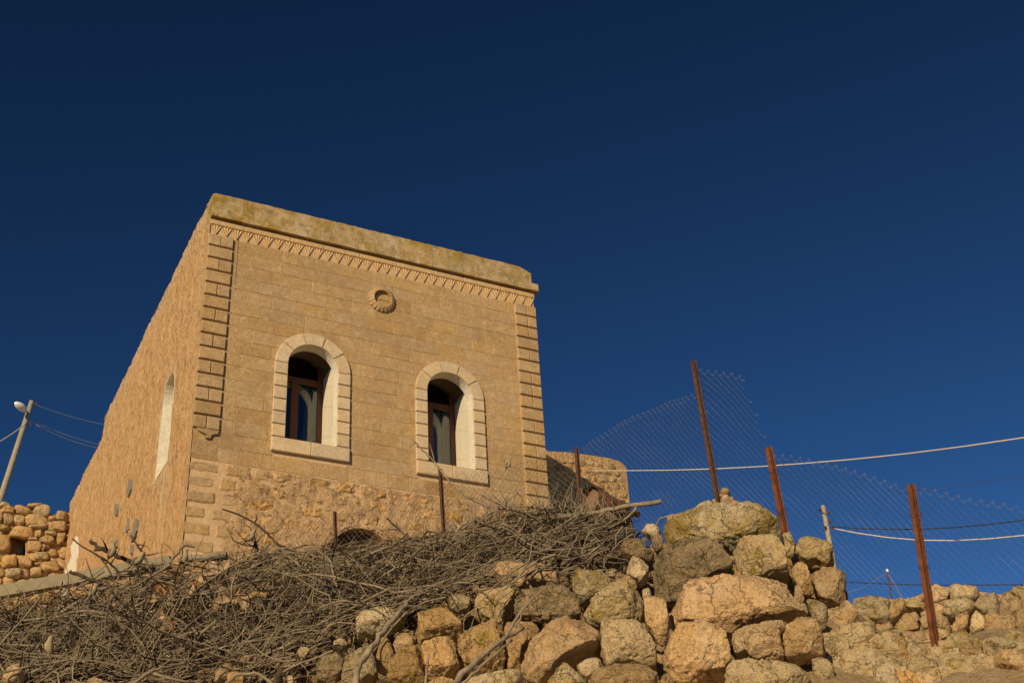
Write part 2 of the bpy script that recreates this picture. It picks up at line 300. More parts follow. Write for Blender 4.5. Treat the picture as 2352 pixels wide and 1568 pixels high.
# ------------------------------------------------------------------ irregular rock builder
def unit(v): v = np.array(v, float); return v / np.linalg.norm(v)
def facing(C, batter=14):
    hd = unit((C[0], C[1], 0)); n = unit(-hd * math.cos(rad(batter)) + np.array([0, 0, math.sin(rad(batter))]))
    u = unit(np.cross((0, 0, 1), n)); return u, np.cross(n, u), n     # u right as seen, v up, n toward viewer
def rock_mesh(loc2, df, db, nt_=40, ns=18, amp=0.05, seed=0, e=0.42, cuts=9, freq=3.0):
    """loc2: closed outline (u,v) round the origin. df/db depth in front / behind the outline plane"""
    rs = np.random.default_rng(seed)
    L = np.array(loc2); th = np.linspace(0, 2 * math.pi, nt_, endpoint=False)
    rr = np.zeros(nt_)
    A, B = L, np.roll(L, -1, axis=0)
    for i, t in enumerate(th):
        d = np.array([math.cos(t), math.sin(t)]); best = 0
        for a, b in zip(A, B):
            s = b - a; den = d[0] * s[1] - d[1] * s[0]
            if abs(den) < 1e-9: continue
            k = (a[0] * s[1] - a[1] * s[0]) / den; q = (a[0] * d[1] - a[1] * d[0]) / den
            if k > 0 and -1e-6 <= q <= 1 + 1e-6: best = max(best, k)
        rr[i] = best
    rr = np.where(rr <= 0, rr.mean(), rr)
    sm = 0.8 * rr + 0.1 * (np.roll(rr, 1) + np.roll(rr, -1)); rr = sm
    R0 = rr.mean()
    pw = 2.0 / e; V = []
    for bt in np.linspace(0.035, math.pi - 0.035, ns):       # superellipse profile, evenly sampled
        cs, sn = math.cos(bt), math.sin(bt); k = (abs(cs) ** pw + sn ** pw) ** (1 / pw); s = sn / k; d = -cs / k; d *= (df if d > 0 else db)
        for t, r in zip(th, rr): V.append((r * s * math.cos(t), r * s * math.sin(t), d))
    V = np.array(V)
    off = rs.uniform(-50, 50, 3); a1 = amp * R0
    nd = V / (np.linalg.norm(V, axis=1)[:, None] + 1e-6)
    for i in range(len(V)):          # broad lumps
        V[i] += nd[i] * a1 * .5 * mnoise.noise(Vector(V[i] / R0 * freq * .42 + off))
    # broken faces: planes cut across the lump, always one sloping back underneath
    planes = [(np.array([rs.normal(0, .15), -1.0, rs.uniform(.30, .6)]), rs.uniform(.62, .78)), (np.array([rs.choice([-1, 1]), rs.normal(0, .2), rs.uniform(.4, .8)]), rs.uniform(.74, .88)), (np.array([rs.normal(0, .25), .9, rs.uniform(.5, .9)]), rs.uniform(.78, .92)), (np.array([rs.normal(0, .10), rs.normal(0, .10), 1.0]), rs.uniform(.62, .85))]
    planes += [(np.array([rs.normal(0, 0.9), rs.normal(0.0, 0.8), 1.0]), rs.uniform(0.68, 0.92)) for _ in range(cuts)]
    for n, hh in planes:
        n = n / np.linalg.norm(n); hcut = (V @ n).max() * hh; over = V @ n - hcut; k = over > 0
        V[k] -= np.outer(over[k] * 0.97, n)
    nd = V / (np.linalg.norm(V, axis=1)[:, None] + 1e-6)
    for i in range(len(V)):
        q = V[i] / R0 * freq * 0.5 + off
        dd = .75 * mnoise.fractal(Vector(q * 1.8), 0.40, 2.2, 7) + .75 * (0.22 - abs(mnoise.noise(Vector(q * 2.3 + 11)))) + .55 * (.2 - abs(mnoise.noise(Vector(q * 6.1 + 31))))
        st = mnoise.noise(Vector((q[0] * .8, q[1] * 4.5 + q[0] * .6, q[2]))) * .30      # bedding
        V[i] += nd[i] * a1 * .75 * (dd + st)
    F = []
    for k in range(ns - 1):
        for i in range(nt_):
            j = (i + 1) % nt_; F.append((k * nt_ + i, k * nt_ + j, (k + 1) * nt_ + j, (k + 1) * nt_ + i))
    F += [tuple(range(nt_))[::-1], tuple((ns - 1) * nt_ + i for i in range(nt_))]
    return V, F
def rock_px(name, poly, h, mat, parent, seed, df=None, db=None, amp=0.10, res=1.0, batter=14, plane=None, cuts=6, e=0.5, grow=1.0, **kw):
    """poly: outline in picture units, placed at horizontal distance h; its true size follows from that distance"""
    poly = np.array(poly, float)
    x, y = poly[:, 0], poly[:, 1]
    cx_, cy_ = (x.min() + x.max()) / 2 * 0.5 + x.mean() * 0.5, (y.min() + y.max()) / 2 * 0.5 + y.mean() * 0.5
    if plane is None:
        C = P(cx_, cy_, h); u, v, n = facing(C, batter)
    else:
        C = plane(cx_, cy_); u, v, n = np.array([1., 0, 0]), np.array([0, 0, 1.]), np.array([0, -1., 0])
    loc = []
    for q in poly:
        r = ray(*q); t = (C @ n) / (r @ n); w = r * t - C; loc.append(((w @ u) * grow, (w @ v) * grow))
    L = np.array(loc); size = min(np.ptp(L[:, 0]), np.ptp(L[:, 1]))
    df = size * 0.42 if df is None else df; db = size * 0.6 if db is None else db
    nt_ = max(12, int(44 * res)); ns = max(7, int(20 * res))
    V, F = rock_mesh(loc, df, db, nt_, ns, amp, seed, e, cuts)
    W = V[:, :1] * u + V[:, 1:2] * v + V[:, 2:3] * n
    return link(name, mesh(W, F, True), mat, parent, C, **kw)

CR = {'A': (1286.25, 1102.5, .2344), 'B': (1286.25, 1323, .15625), 'C': (1653.75, 1323, .15625), 'D': (796.25, 1200.5, .2344),
      'E': (490, 1200.5, .2344), 'F': (1837.5, 1200.5, .2344), 'L': (0, 1200.5, .2344), 'K': (0, 857.5, .2344), 'G': (759.5, 943.25, .3125)}
def cv(c, pts): a, b, s = CR[c]; return [(a + x * s, b + y * s) for x, y in pts]
def tess(x0, x1, y0, y1, w, h, jit, seed, slope=0.0):
    '''close-fitting irregular courses of stones; returns outlines'''
    rs = random.Random(seed); out = []; nr_ = int((y1 - y0) / h)
    lines = [[0] * 0 for _ in range(nr_ + 1)]
    f = lambda r, x: y0 + r * (y1 - y0) / nr_ + slope * (x - x0) + jit * h * 1.2 * mnoise.noise((x / (w * 1.3), r * 1.7, seed))
    for r in range(nr_):
        x = x0 - rs.uniform(0, w)
        while x < x1:
            ww = w * rs.uniform(.55, 1.5); a, b = x, x + ww; g = .035 * w; xm = (a + b) / 2
            t = [(a + g + rs.uniform(-1, 1) * jit * w * .25, f(r, a) + g), (xm, f(r, xm) + g * .5 + rs.uniform(-1, 1) * jit * 2), (b - g, f(r, b) + g + rs.uniform(0, jit * 6)),
                 (b - g + rs.uniform(-1, 1) * jit * w * .25, f(r + 1, b) - g), (xm + rs.uniform(-2, 2), f(r + 1, xm) - g * .5), (a + g, f(r + 1, a) - g - rs.uniform(0, jit * 6))]
            out.append(t); x = b
    return out
def blob(cx_, cy_, w, h, seed, n=9, j=0.16):
    rs = random.Random(seed); o = rs.uniform(0, 6)
    out = []
    for i in range(n):
        t = 2 * math.pi * i / n + rs.uniform(-.2, .2); k = 1 + rs.uniform(-j, j)
        c, s = math.cos(t), math.sin(t); q = 1 / max(abs(c), abs(s)) ** 0.55
        out.append((cx_ + w / 2 * k * c * q * 0.93, cy_ + h / 2 * k * s * q * 0.93))
    return out

# ================================================================== HOUSE
YF = 15.908; XL, XR = 3.50, 9.154; ZTOP = 12.20
house = empty('stone_house', (XL, YF, 6.2), 'two-window limestone house with zigzag frieze and lichened parapet, standing above the brush pile', 'house')
HW = [dict(cx=5.222, zs=9.412), dict(cx=7.484, zs=9.400)]
RIN, ROUT, ZS0, SILLB = 0.394, 0.592, 8.165, 7.950
FACE = YF
# backing wall with openings (mortar seen in the joints)
def arch_z(w, x, r): d = abs(x - w['cx']); return w['zs'] + math.sqrt(max(0, r * r - d * d))
BK = FACE + 0.003
mb = MB()
xs_ = [XL + 0.02]
for w in HW: xs_ += list(w['cx'] + RIN * np.cos(np.linspace(math.pi, 0, 15)))
BA = dict(cx=6.03, zs=6.45, r=0.50)
xs_ += list(BA['cx'] + BA['r'] * np.cos(np.linspace(math.pi, 0, 11)))
xs_ = sorted(set([round(x, 4) for x in xs_ + [XR - 0.02]]))
for a, b in zip(xs_[:-1], xs_[1:]):
    m_ = (a + b) / 2
    cuts_ = []
    if abs(m_ - BA['cx']) < BA['r']:
        cuts_.append((5.0, 5.0, BA['zs'] + math.sqrt(max(0, BA['r'] ** 2 - (a - BA['cx']) ** 2)), BA['zs'] + math.sqrt(max(0, BA['r'] ** 2 - (b - BA['cx']) ** 2))))
    for w in HW:
        if abs(m_ - w['cx']) < RIN: cuts_.append((ZS0, ZS0, arch_z(w, a, RIN), arch_z(w, b, RIN)))
    za = zb = 4.8
    for c in cuts_ + [(12.0, 12.0, 0, 0)]:
        if c[0] > za: mb.add([(a, BK, za), (b, BK, zb), (b, BK, c[1]), (a, BK, c[0])], [(0, 1, 2, 3)])
        za, zb = c[2], c[3]
mb.out('wall_core', M['mortar'], house)
# closed body: roof, right side, back, inner faces
mb = MB()
mb.box((XR - 0.06, BK + 0.01, 4.8), (XR - 0.015, 27.4, 12.02))
mb.box((XL + 0.2, 27.3, 4.8), (XR - 0.06, 27.4, 11.6))
mb.box((XL + 0.2, BK + 0.02, 11.55), (XR - 0.06, 27.3, 11.62))
mb.out('house_body', M['rough'], house)
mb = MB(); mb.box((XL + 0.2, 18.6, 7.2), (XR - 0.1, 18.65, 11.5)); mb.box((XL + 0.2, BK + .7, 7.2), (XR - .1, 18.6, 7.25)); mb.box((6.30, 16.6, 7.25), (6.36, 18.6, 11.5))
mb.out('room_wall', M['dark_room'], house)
mb = MB(); mb.box((5.4, BK + 0.13, 5.0), (6.66, BK + 0.17, 7.2)); mb.out('cellar_panel', M['cellar'], house)  # flat dark brown panel just inside the arch
# arch lining of the cellar opening
mb = MB(); n = 14
for k in range(n):
    t0, t1 = math.pi * k / n, math.pi * (k + 1) / n
    p = [(BA['cx'] + BA['r'] * math.cos(t), y, BA['zs'] + BA['r'] * math.sin(t)) for t in (t0, t1) for y in (FACE - 0.035, FACE + 0.15)]
    mb.add(p, [(0, 1, 3, 2)])
mb.out('cellar_arch', M['rough'], house)

def block(name, x0, x1, z0, z1, mat, proud=0.0, bev=0.003, depth=0.08, jit=0.004, mesh_rough=0.0, label=None):
    x0 += random.uniform(0, .003); x1 -= random.uniform(0, .003); y = FACE - proud - random.uniform(0, jit)
    mb = MB()
    if mesh_rough <= 0:
        mb.box((x0, y, z0), (x1, FACE + depth, z1), bev); return mb.out(name, mat, house, label=label)
    nx, nz = 6, 4; V = []; F = []
    s = random.uniform(0, 99)
    for j in range(nz + 1):
        for i in range(nx + 1):
            fx, fz = i / nx, j / nz; edge = min(fx if x0 > XL + .02 else 1, 1 - fx, fz, 1 - fz)
            k = 1 if edge > 0.01 else 0
            x = x0 + (x1 - x0) * fx + (0 if 0 < i < nx else 0) + random.uniform(-.008, .008); z = z0 + (z1 - z0) * fz + random.uniform(-.010, .010)
            yy = y + (0.030 if k == 0 else 0) - k * mesh_rough * mnoise.noise((x * 7 + s, z * 7, s)) - k * random.uniform(0, mesh_rough * .5)
            V.append((x, yy, z))
    for j in range(nz):
        for i in range(nx): a = j * (nx + 1) + i; F.append((a, a + 1, a + nx + 2, a + nx + 1))
    b = len(V); ring = [i for i in range(nx + 1)] + [(j + 1) * (nx + 1) + nx for j in range(nz)] + [nz * (nx + 1) + i for i in range(nx - 1, -1, -1)] + [j * (nx + 1) for j in range(nz - 1, 0, -1)]
    for i in ring: V.append((V[i][0], FACE + depth, V[i][2]))
    for q in range(len(ring)): r2 = (q + 1) % len(ring); F.append((ring[q], b + q, b + r2, ring[r2]))
    mb.add(V, F); return mb.out(name, mat, house, label=label, smooth=False)

CH = 0.2222; ZF = 11.432     # course height, underside of the frieze
J = 0.006
def spans(x0, x1, z0, z1, cuts):
    segs = [(x0, x1)]
    for c0, c1 in cuts:
        ns = []
        for a, b in segs:
            if c1 <= a or c0 >= b: ns.append((a, b)); continue
            if c0 > a: ns.append((a, c0))
            if c1 < b: ns.append((c1, b))
        segs = ns
    return segs
def wcuts(z0, z1):
    out = []
    for w in HW:
        if z1 <= SILLB + 0.02 or z0 >= w['zs'] + ROUT: continue
        if z0 < w['zs'] - 0.03: out.append((w['cx'] - ROUT + .03, w['cx'] + ROUT - .03)); continue
        din = z0 - w['zs']; dout = z1 - w['zs']
        wi = math.sqrt(max(0, RIN ** 2 - din ** 2)); wo = math.sqrt(max(0, ROUT ** 2 - dout ** 2))
        if din >= RIN: continue
        k = max(wi + 0.02, min(wo, (wi + wo) / 2 + .03)); out.append((w['cx'] - k, w['cx'] + k))
    return out
row = 0; z1 = ZF; QL, QR = 3.872, 8.755
while z1 > 7.85:
    z0 = z1 - CH + random.uniform(-.004, .004)
    x = QL + 0.012
    edges = [x]
    x += random.uniform(.16, .5)
    while x < QR - 0.18:
        edges.append(x); x += random.choice([.26, .38, .44, .50, .52, .58, .46])
    edges.append(QR - 0.012)
    for a, b in zip(edges[:-1], edges[1:]):
        for s0, s1 in spans(a + J / 2, b - J / 2, z0, z1, wcuts(z0, z1)):
            if s1 - s0 > 0.05:
                g = random.choice((0, .5, 1.0)); block('ashlar_block', s0 - J / 2 * (1 - random.choice((0, 1))), s1, z0 + J / 2 * g + .0006, z1 - J / 2 * random.choice((.2, 1)), M['ashlar'], jit=0.005)
    z1 = z0; row += 1
ZROUGH = z1
# quoins
for side in (0, 1):
    z1 = ZF - 0.004; k = 0; lowest = 8.16 if side == 0 else 7.30
    while z1 > lowest:
        z0 = z1 - CH; a, b = (XL - 0.004, QL) if side == 0 else (QR, XR)
        pr = 0.040 if side == 0 else 0.034
        if k % 2 == 0 or side == 1 and k % 3 == 1:
            m_ = a + (b - a) * (0.5 if side == 0 else 0.56); parts = [(a, m_ - .003), (m_ + .003, b)]
        else: parts = [(a, b)]
        for p in parts: block('quoin', p[0], p[1], z0 + 0.030, z1, M['ashlar'], proud=pr, bev=0.008, jit=0.004)
        z1 = z0; k += 1
    if side == 0:      # pointed bracket under the pilaster
        V = [(XL + .05, 0, z1 + .02), (QL - .005, 0, z1 + .02), (QL - .02, 0, z1 - .03), (XL + .27, 0, z1 - .055), (XL + .26, 0, z1 - .11), (XL + .19, 0, z1 - .12), (XL + .20, 0, z1 - .06), (XL + .08, 0, z1 - .025)]
        n = len(V); mb = MB(); mb.add([(x, FACE - 0.038, z) for x, _, z in V] + [(x, FACE + .05, z) for x, _, z in V],
            [tuple(range(n))[::-1], tuple(range(n, 2 * n))] + [(i, (i + 1) % n, n + (i + 1) % n, n + i) for i in range(n)])
        mb.out('bracket', M['ashlar'], house)
# rows beside the quoins, below the pilasters
for a, b in ((XL, QL),):
    z1 = 8.16 - 0.005
    while z1 > ZROUGH + .05:
        z0 = max(ZROUGH, z1 - CH); block('ashlar_block', a + .003, b + .008, z0 + J, z1, M['ashlar'], jit=.004); z1 = z0
# rough lower masonry
z1 = ZROUGH - 0.006
while z1 > 5.6:
    hgt = random.uniform(.20, .27); z0 = z1 - hgt; x = XL - 0.004
    while x < (XR if z1 < 7.3 else QR) - .12:
        wd = random.uniform(.24, .52); xe = XR if z1 < 7.3 else QR
        b = min(xe - .004, x + wd)
        if xe - b < 0.14: b = xe - .004
        inside = abs((x + b) / 2 - BA['cx']) < BA['r'] + .05 and z0 < BA['zs'] + BA['r'] * 0.9
        zz0 = z0
        if not inside:
            smooth_one = (x < XL + .5) or random.random() < .25
            g = .004 if smooth_one else random.uniform(.012, .028)
            block('rough_block', x + .006, b - g, zz0 + g * .7, z1 - .006, M['ashlar'] if smooth_one else M['rough'], jit=.015, mesh_rough=.006 if smooth_one else .040, depth=.06)
        x = b
    z1 = z0
V = []; F = []; nx, nz = 200, 84; gx = np.linspace(XL + .015, XR - .02, nx + 1); gz = np.linspace(5.6, ZROUGH + .01, nz + 1)
for z in gz:
    for x in gx:
        e = smooth((ZROUGH + .02 - z) / .08) * smooth((x - XL - .40) / .35) * (1 if z < 7.3 else smooth((QR - x) / .1))
        V.append((x, FACE + .012 - e * (.026 + .034 * mnoise.noise((x * 2.6, z * 2.6, 30)) + .026 * mnoise.noise((x * 8, z * 8, 31)) + .012 * mnoise.noise((x * 23, z * 23, 32))), z))
for j in range(nz):
    for i in range(nx):
        a = j * (nx + 1) + i; c = V[a]
        if math.hypot(c[0] + .013 - BA['cx'], max(0, c[2] - BA['zs'])) < BA['r'] + .02 : continue
        F.append((a, a + 1, a + nx + 2, a + nx + 1))
mb = MB(); mb.add(V, F); mb.out('smeared_pointing', M['rough'], house, smooth=True)
# frieze
mb = MB(); mb.box((XL, FACE + 0.045, ZF + 0.002), (XR, FACE + .10, 11.616)); mb.out('frieze_band', M['carved'], house)
nT = 34; tw = (XR - XL - .02) / nT; zt, zb = 11.612, ZF + 0.004
def tooth(w):
    h_ = zt - zb; V = []; F = []
    # leaf-like wedge pointing down: raised rim, two grooves; deep triangular gaps between neighbours
    top_ = [(-w * .49, h_, .044), (-w * .27, h_ + .004, .030), (-w * .16, h_, .050), (0, h_ + .004, .034), (w * .16, h_, .050), (w * .27, h_ + .004, .030), (w * .49, h_, .044)]
    V = [(x, -p, z) for x, z, p in top_] + [(x, .02, z) for x, z, p in top_] + [(0, -.048, .002), (0, .02, .002), (-w * .255, -.046, h_ * .52), (w * .255, -.046, h_ * .52)]
    for i in range(1, 5): F.append((i, 14, i + 1))
    F += [(0, 16, 1), (1, 16, 14), (5, 17, 6), (5, 14, 17)]
    for i in range(6): F.append((i, i + 1, i + 8, i + 7))
    F += [(0, 7, 15, 14, 16), (6, 17, 14, 15, 13)]
    return mesh(V, F)
tme = tooth(tw); tme.materials.append(M['carved'])
for i in range(nT): link('zigzag_tooth', tme, None, house, (XL + .01 + (i + .5) * tw, FACE + 0.030, zb))
x = XL
while x < XR - .05:
    b = min(XR, x + random.uniform(.5, .75)); 
    if XR - b < .3: b = XR
    mb = MB(); mb.box((x + .002, FACE - 0.028, 11.617), (b - .002, FACE + .10, 11.708), .010); mb.out('moulding', M['carved'], house); x = b
# parapet stones with a rough upper edge
x = XL - .004; k = 0
while x < 9.07:
    b = min(9.075, x + random.uniform(.45, .85))
    if 9.075 - b < .3: b = 9.075
    y0 = FACE - 0.085; nx = 10; V = []; F = []
    prof = [(0, 11.735), (0, 11.90), (0, 12.06), (0.0, 12.165), (0.05, 12.205), (0.22, 12.215), (0.40, 12.19), (0.40, 11.735)]
    for i in range(nx + 1):
        xx = x + .001 + (b - x - .002) * i / nx
        for j, (yy, zz) in enumerate(prof):
            rz = (mnoise.noise((xx * 9, zz * 9, 3)) * .010 + mnoise.noise((xx * 31, zz * 9, 5)) * .009) if 3 <= j <= 6 else 0
            if x < XL + .01 and i == 0 and j >= 3: rz -= .03
            if b > 9.07 and i >= nx - 1 and 3 <= j <= 6: rz -= .045 * (i - nx + 2)
            V.append((xx, y0 + yy + mnoise.noise((xx * 6, zz * 6, 9)) * .010, zz + rz))
    m_ = len(prof)
    for i in range(nx):
        for j in range(m_): j2 = (j + 1) % m_; F.append((i * m_ + j, i * m_ + j2, (i + 1) * m_ + j2, (i + 1) * m_ + j)[::-1])
    F.append(tuple(range(m_))); F.append(tuple(nx * m_ + j for j in range(m_))[::-1])
    mb = MB(); mb.add(V, F); mb.out('parapet_stone', M['parapet'], house); x = b
mb = MB(); mb.box((9.078, FACE - 0.088, 11.737), (9.215, FACE + .35, 11.885), .012); mb.out('parapet_end_stone', M['parapet'], house)
# carved wreath medallion
mc = (6.330, 10.908); ri, ro = .140, .235
nP = 20; mb = MB(); V = []; F = []; ns_ = nP * 4
ri = .148
prof = [(ro, 0.0), (ro * .985, -.030), (.210, -.050), (.178, -.066), (ri + .004, -.074), (ri, -.070), (ri, 0.004)]
for i in range(ns_):
    t = 2 * math.pi * i / ns_
    for j, (r, y) in enumerate(prof):
        g = [0, .55, 1, .35][i % 4]
        rr_ = r - (g * .012 if j in (0, 1) else 0); yy = y + (g * .016 if j in (1, 2) else g * .002 if j == 3 else 0)
        V.append((mc[0] + rr_ * math.cos(t), FACE + yy - .004, mc[1] + rr_ * math.sin(t)))
m_ = len(prof)
for i in range(ns_):
    for j in range(m_ - 1): k = (i + 1) % ns_; F.append((i * m_ + j, i * m_ + j + 1, k * m_ + j + 1, k * m_ + j))
mb.add(V, F); mb.out('carved_wreath', M['ashlar'], house)
mb = MB()
for z0, z1 in ((-1, -.01), (.004, 1)):
    a = np.linspace(math.pi, 2 * math.pi, 15) if z0 < 0 else np.linspace(0, math.pi, 15)
    pts = [(mc[0] + ri * 1.02 * math.cos(t), FACE - 0.012, mc[1] + ri * 1.02 * math.sin(t) + (z1 if z0 < 0 else z0)) for t in a]
    mb.add(pts, [tuple(range(len(pts)))])
mb.out('wreath_disc', M['ashlar'], house)

# windows
def window(w, blue_side):
    cx_, zs = w['cx'], w['zs']; D0, D1 = FACE - 0.030, FACE + 0.647
    out = [(cx_ - RIN, ZS0)] + [(cx_ - RIN * math.cos(t), zs + RIN * math.sin(t)) for t in np.linspace(0, math.pi, 19)] + [(cx_ + RIN, ZS0)]
    n = len(out); mb = MB()
    for y in (D0, FACE + .17):
        for x_, z_ in out: mb.v.append((x_, y, z_))
    for i in range(n - 1): mb.f.append((i, i + 1, n + i + 1, n + i)[::-1])
    mb.f.append((n - 1, 0, n, 2 * n - 1)[::-1])
    win = mb.out('window', M['white'], house, org=(cx_, FACE, ZS0))
    RI2, ZI = RIN + .030, zs + .15       # the inner recess is a little wider and higher than the stone arch
    inner = [(cx_ - RI2, ZS0 - .05)] + [(cx_ - RI2 * math.cos(t), ZI + RI2 * math.sin(t)) for t in np.linspace(0, math.pi, 19)] + [(cx_ + RI2, ZS0 - .05)]
    mb = MB()
    for y in (FACE + .171, D1 + .1):
        for x_, z_ in inner: mb.v.append((x_, y, z_))
    for i in range(n - 1): mb.f.append((i, i + 1, n + i + 1, n + i)[::-1])
    for i in range(n - 1): 
        k = len(mb.v); mb.v += [(out[i][0], FACE + .1705, out[i][1]), (out[i + 1][0], FACE + .1705, out[i + 1][1]), (inner[i + 1][0], FACE + .1705, inner[i + 1][1]), (inner[i][0], FACE + .1705, inner[i][1])]; mb.f.append((k, k + 1, k + 2, k + 3))
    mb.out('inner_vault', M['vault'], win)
    # surround: jamb stones and voussoirs
    nj = 6; jh = (zs - ZS0) / nj
    for sx in (-1, 1):
        for k in range(nj):
            a, b = sorted((cx_ + sx * (RIN + .001), cx_ + sx * ROUT)); mb = MB()
            mb.box((a, FACE - 0.045, ZS0 + k * jh + .022), (b, FACE + .07, ZS0 + (k + 1) * jh), .007); mb.out('jamb_stone', M['surround'], win)
            mb = MB(); mb.box((a + .002, FACE - 0.022, ZS0 + k * jh + .001), (b - .002, FACE + .06, ZS0 + k * jh + .0215)); mb.out('joint', M['surround'], win)
    nv = 5
    for k in range(nv):
        t0, t1 = math.pi * k / nv + .020, math.pi * (k + 1) / nv - .020; V = []; F = []; ns = 6
        for i in range(ns + 1):
            t = t0 + (t1 - t0) * i / ns
            for r, y in ((RIN + .001, FACE + .06), (RIN + .001, FACE - .038), (RIN + .008, FACE - .045), (ROUT - .008, FACE - .045), (ROUT, FACE - .037), (ROUT, FACE + .06)):
                V.append((cx_ + r * math.cos(t), y, zs + r * math.sin(t)))
        for i in range(ns):
            for j in range(5): F.append((i * 6 + j, i * 6 + j + 1, (i + 1) * 6 + j + 1, (i + 1) * 6 + j)[::-1])
        F += [tuple(range(6)), tuple(ns * 6 + j for j in range(6))[::-1]]
        mb = MB(); mb.add(V, F); mb.out('voussoir', M['surround'], win)
    mb = MB(); V = []; F = []; ns = 24      # recessed ring behind the joints
    for i in range(ns + 1):
        t = math.pi * i / ns
        for r, y in ((RIN + .003, FACE + .05), (RIN + .003, FACE - .022), (ROUT - .004, FACE - .022), (ROUT - .004, FACE + .05)): V.append((cx_ + r * math.cos(t), y, zs + r * math.sin(t)))
    for i in range(ns):
        for j in range(3): F.append((i * 4 + j, i * 4 + j + 1, (i + 1) * 4 + j + 1, (i + 1) * 4 + j)[::-1])
    mb.add(V, F); mb.out('joint', M['surround'], win)
    for a, b in ((cx_ - ROUT, cx_ - .004), (cx_ + .002, cx_ + ROUT)):
        mb = MB(); mb.box((a, FACE - 0.060, SILLB), (b, FACE + .26, ZS0 + .001), .008); mb.out('sill_stone', M['surround'], win)
    mb = MB(); mb.box((cx_ - RIN + .001, FACE + .262, ZS0 - .06), (cx_ + RIN - .006, FACE + .70, ZS0 + .012)); mb.out('inner_sill', M['white'], win)
    yb = FACE + .180
    for q in range(4):
        mb = MB(); xb = cx_ + RIN - .004; mb.box((xb, yb + q * .117, ZS0 + .016), (xb + .020, yb + q * .117 + .109, ZI + .14 - .02 * q)); bd = mb.out('reveal_board', M['board'], win)
        mb = MB()
        for z in (ZS0 + .25 + .05 * q, ZS0 + .75 + .06 * q, ZS0 + 1.1 + .05 * q):
            for dy in (.03, .08): mb.box((xb - .003, yb + q * .117 + dy - .005, z + dy * .8 - .005), (xb + .001, yb + q * .117 + dy + .005, z + dy * .8 + .005))
        mb.out('nail_heads', M['beak'], bd if False else win)
    # frame
    yf = FACE + .650; t = .035
    ins = RIN - .004
    zt = 9.50
    fr = MB(); fr.box((cx_ - ins, yf, ZS0 + .012), (cx_ - ins + .085, yf + t, zs + .55)); fr.out('frame_stile', M['frame'], win)
    fr = MB(); fr.box((cx_ + ins - .085, yf, ZS0 + .012), (cx_ + ins, yf + t, zs + .55)); fr.out('frame_stile', M['frame'], win)
    fr = MB(); fr.box((cx_ - ins + .086, yf - .004, zt), (cx_ + ins - .086, yf + t, zt + .10)); fr.out('transom', M['frame'], win)
    fr = MB(); fr.box((cx_ - ins + .086, yf, ZS0 + .012), (cx_ + ins - .086, yf + t, ZS0 + .10)); fr.out('bottom_rail', M['frame'], win)
    mx = cx_ - .06
    fr = MB(); fr.box((mx - .06, yf - .012, ZS0 + .101), (mx + .06, yf + t, zt - .001)); fr.out('mullion', M['frame'], win)
    for a, b in ((cx_ - ins + .086, mx - .061), (mx + .061, cx_ + ins - .086)):
        mb = MB(); mb.box((a, yf + .014, ZS0 + .101), (b, yf + .019, zt - .001)); mb.out('pane', M['glass'], win)
    mb = MB(); pts = [(cx_ - ins + .086, zt + .101), (cx_ + ins - .086, zt + .101)] + [(cx_ + (ins - .05) * math.cos(a), ZI + (ins - .03) * math.sin(a)) for a in np.linspace(.35, math.pi - .35, 9)]
    mb.add([(x_, yf + .016, z_) for x_, z_ in pts], [tuple(range(len(pts)))]); mb.out('pane', M['glass'], win, label='arched top pane')
    # curtain: soft vertical folds, gathered toward the right
    V = []; F = []; nx, nz = 36, 8
    for j in range(nz + 1):
        fz = j / nz; z = ZS0 + .05 + (zt - ZS0) * fz
        l = (cx_ + .02 + .12 * math.sin(fz * math.pi * .9)) if blue_side else (cx_ + .0)
        for i in range(nx + 1):
            fx = i / nx; x_ = l + (cx_ + .36 - l) * fx; V.append((x_, yf + .10 + .03 * math.sin(fx * 26 + fz) + .012 * math.sin(fx * 61), z))
    for j in range(nz):
        for i in range(nx): a = j * (nx + 1) + i; F.append((a, a + 1, a + nx + 2, a + nx + 1))
    mb = MB(); mb.add(V, F); mb.out('curtain', M['curtain'], win, smooth=True)
    return win
w1 = window(HW[0], True); w1['label'] = 'left window, its glass reflecting blue sky'
w2 = window(HW[1], False); w2['label'] = 'right window with grey curtain behind'

# ---- left side wall: thick rough plaster, arched niche window
NY0, NY1, NZ0, NZS = 17.37, 18.13, 8.24, 9.52
nr = (NY1 - NY0) / 2; ncy = (NY0 + NY1) / 2
def roofz(y):
    if y < 24.0: return 12.16
    return 11.68 + (0.10 if y > 26 else 0) * 0
ys = sorted(set(list(np.arange(YF - .012, 27.5, .055)) + [24.0, 24.02] + list(ncy + nr * np.cos(np.linspace(math.pi, 0, 13)))))
V = []; F = []; idx = {}
nzr = 62
def sx(y, z):
    edge = min(1, max(0, (y - YF - .05) / .6)) ** 1.5; nich = min(1, max(0, (math.hypot(max(0, abs(y - ncy) - nr), max(0, max(NZ0 - z, z - NZS - nr)))) / .15))
    a = edge * (.35 + .65 * nich)
    return XL - a * (.020 + .022 * mnoise.noise((y * 2.2, z * 1.6, 1)) + .014 * mnoise.noise((y * 6, z * 4.5, 5)) + .012 * mnoise.noise((y * 12, z * 9, 8)) - .030 * max(0, .22 - abs(mnoise.noise((y * 5, z * 4, 17)))) )
def col(y):
    top = roofz(y) + mnoise.noise((y * 1.3, 0, 2)) * .022 + mnoise.noise((y * 6, 0, 2)) * .012
    inside = abs(y - ncy) < nr - 1e-6
    zt_ = NZS + math.sqrt(max(0, nr * nr - (y - ncy) ** 2))
    zl = list(np.linspace(5.2, NZ0, 50)); zm = list(np.linspace(NZ0, zt_ if abs(y - ncy) <= nr + 1e-6 else NZS, 26)); zu = list(np.linspace(zm[-1], top, 46))
    return zl, zm, zu, inside
cols = []
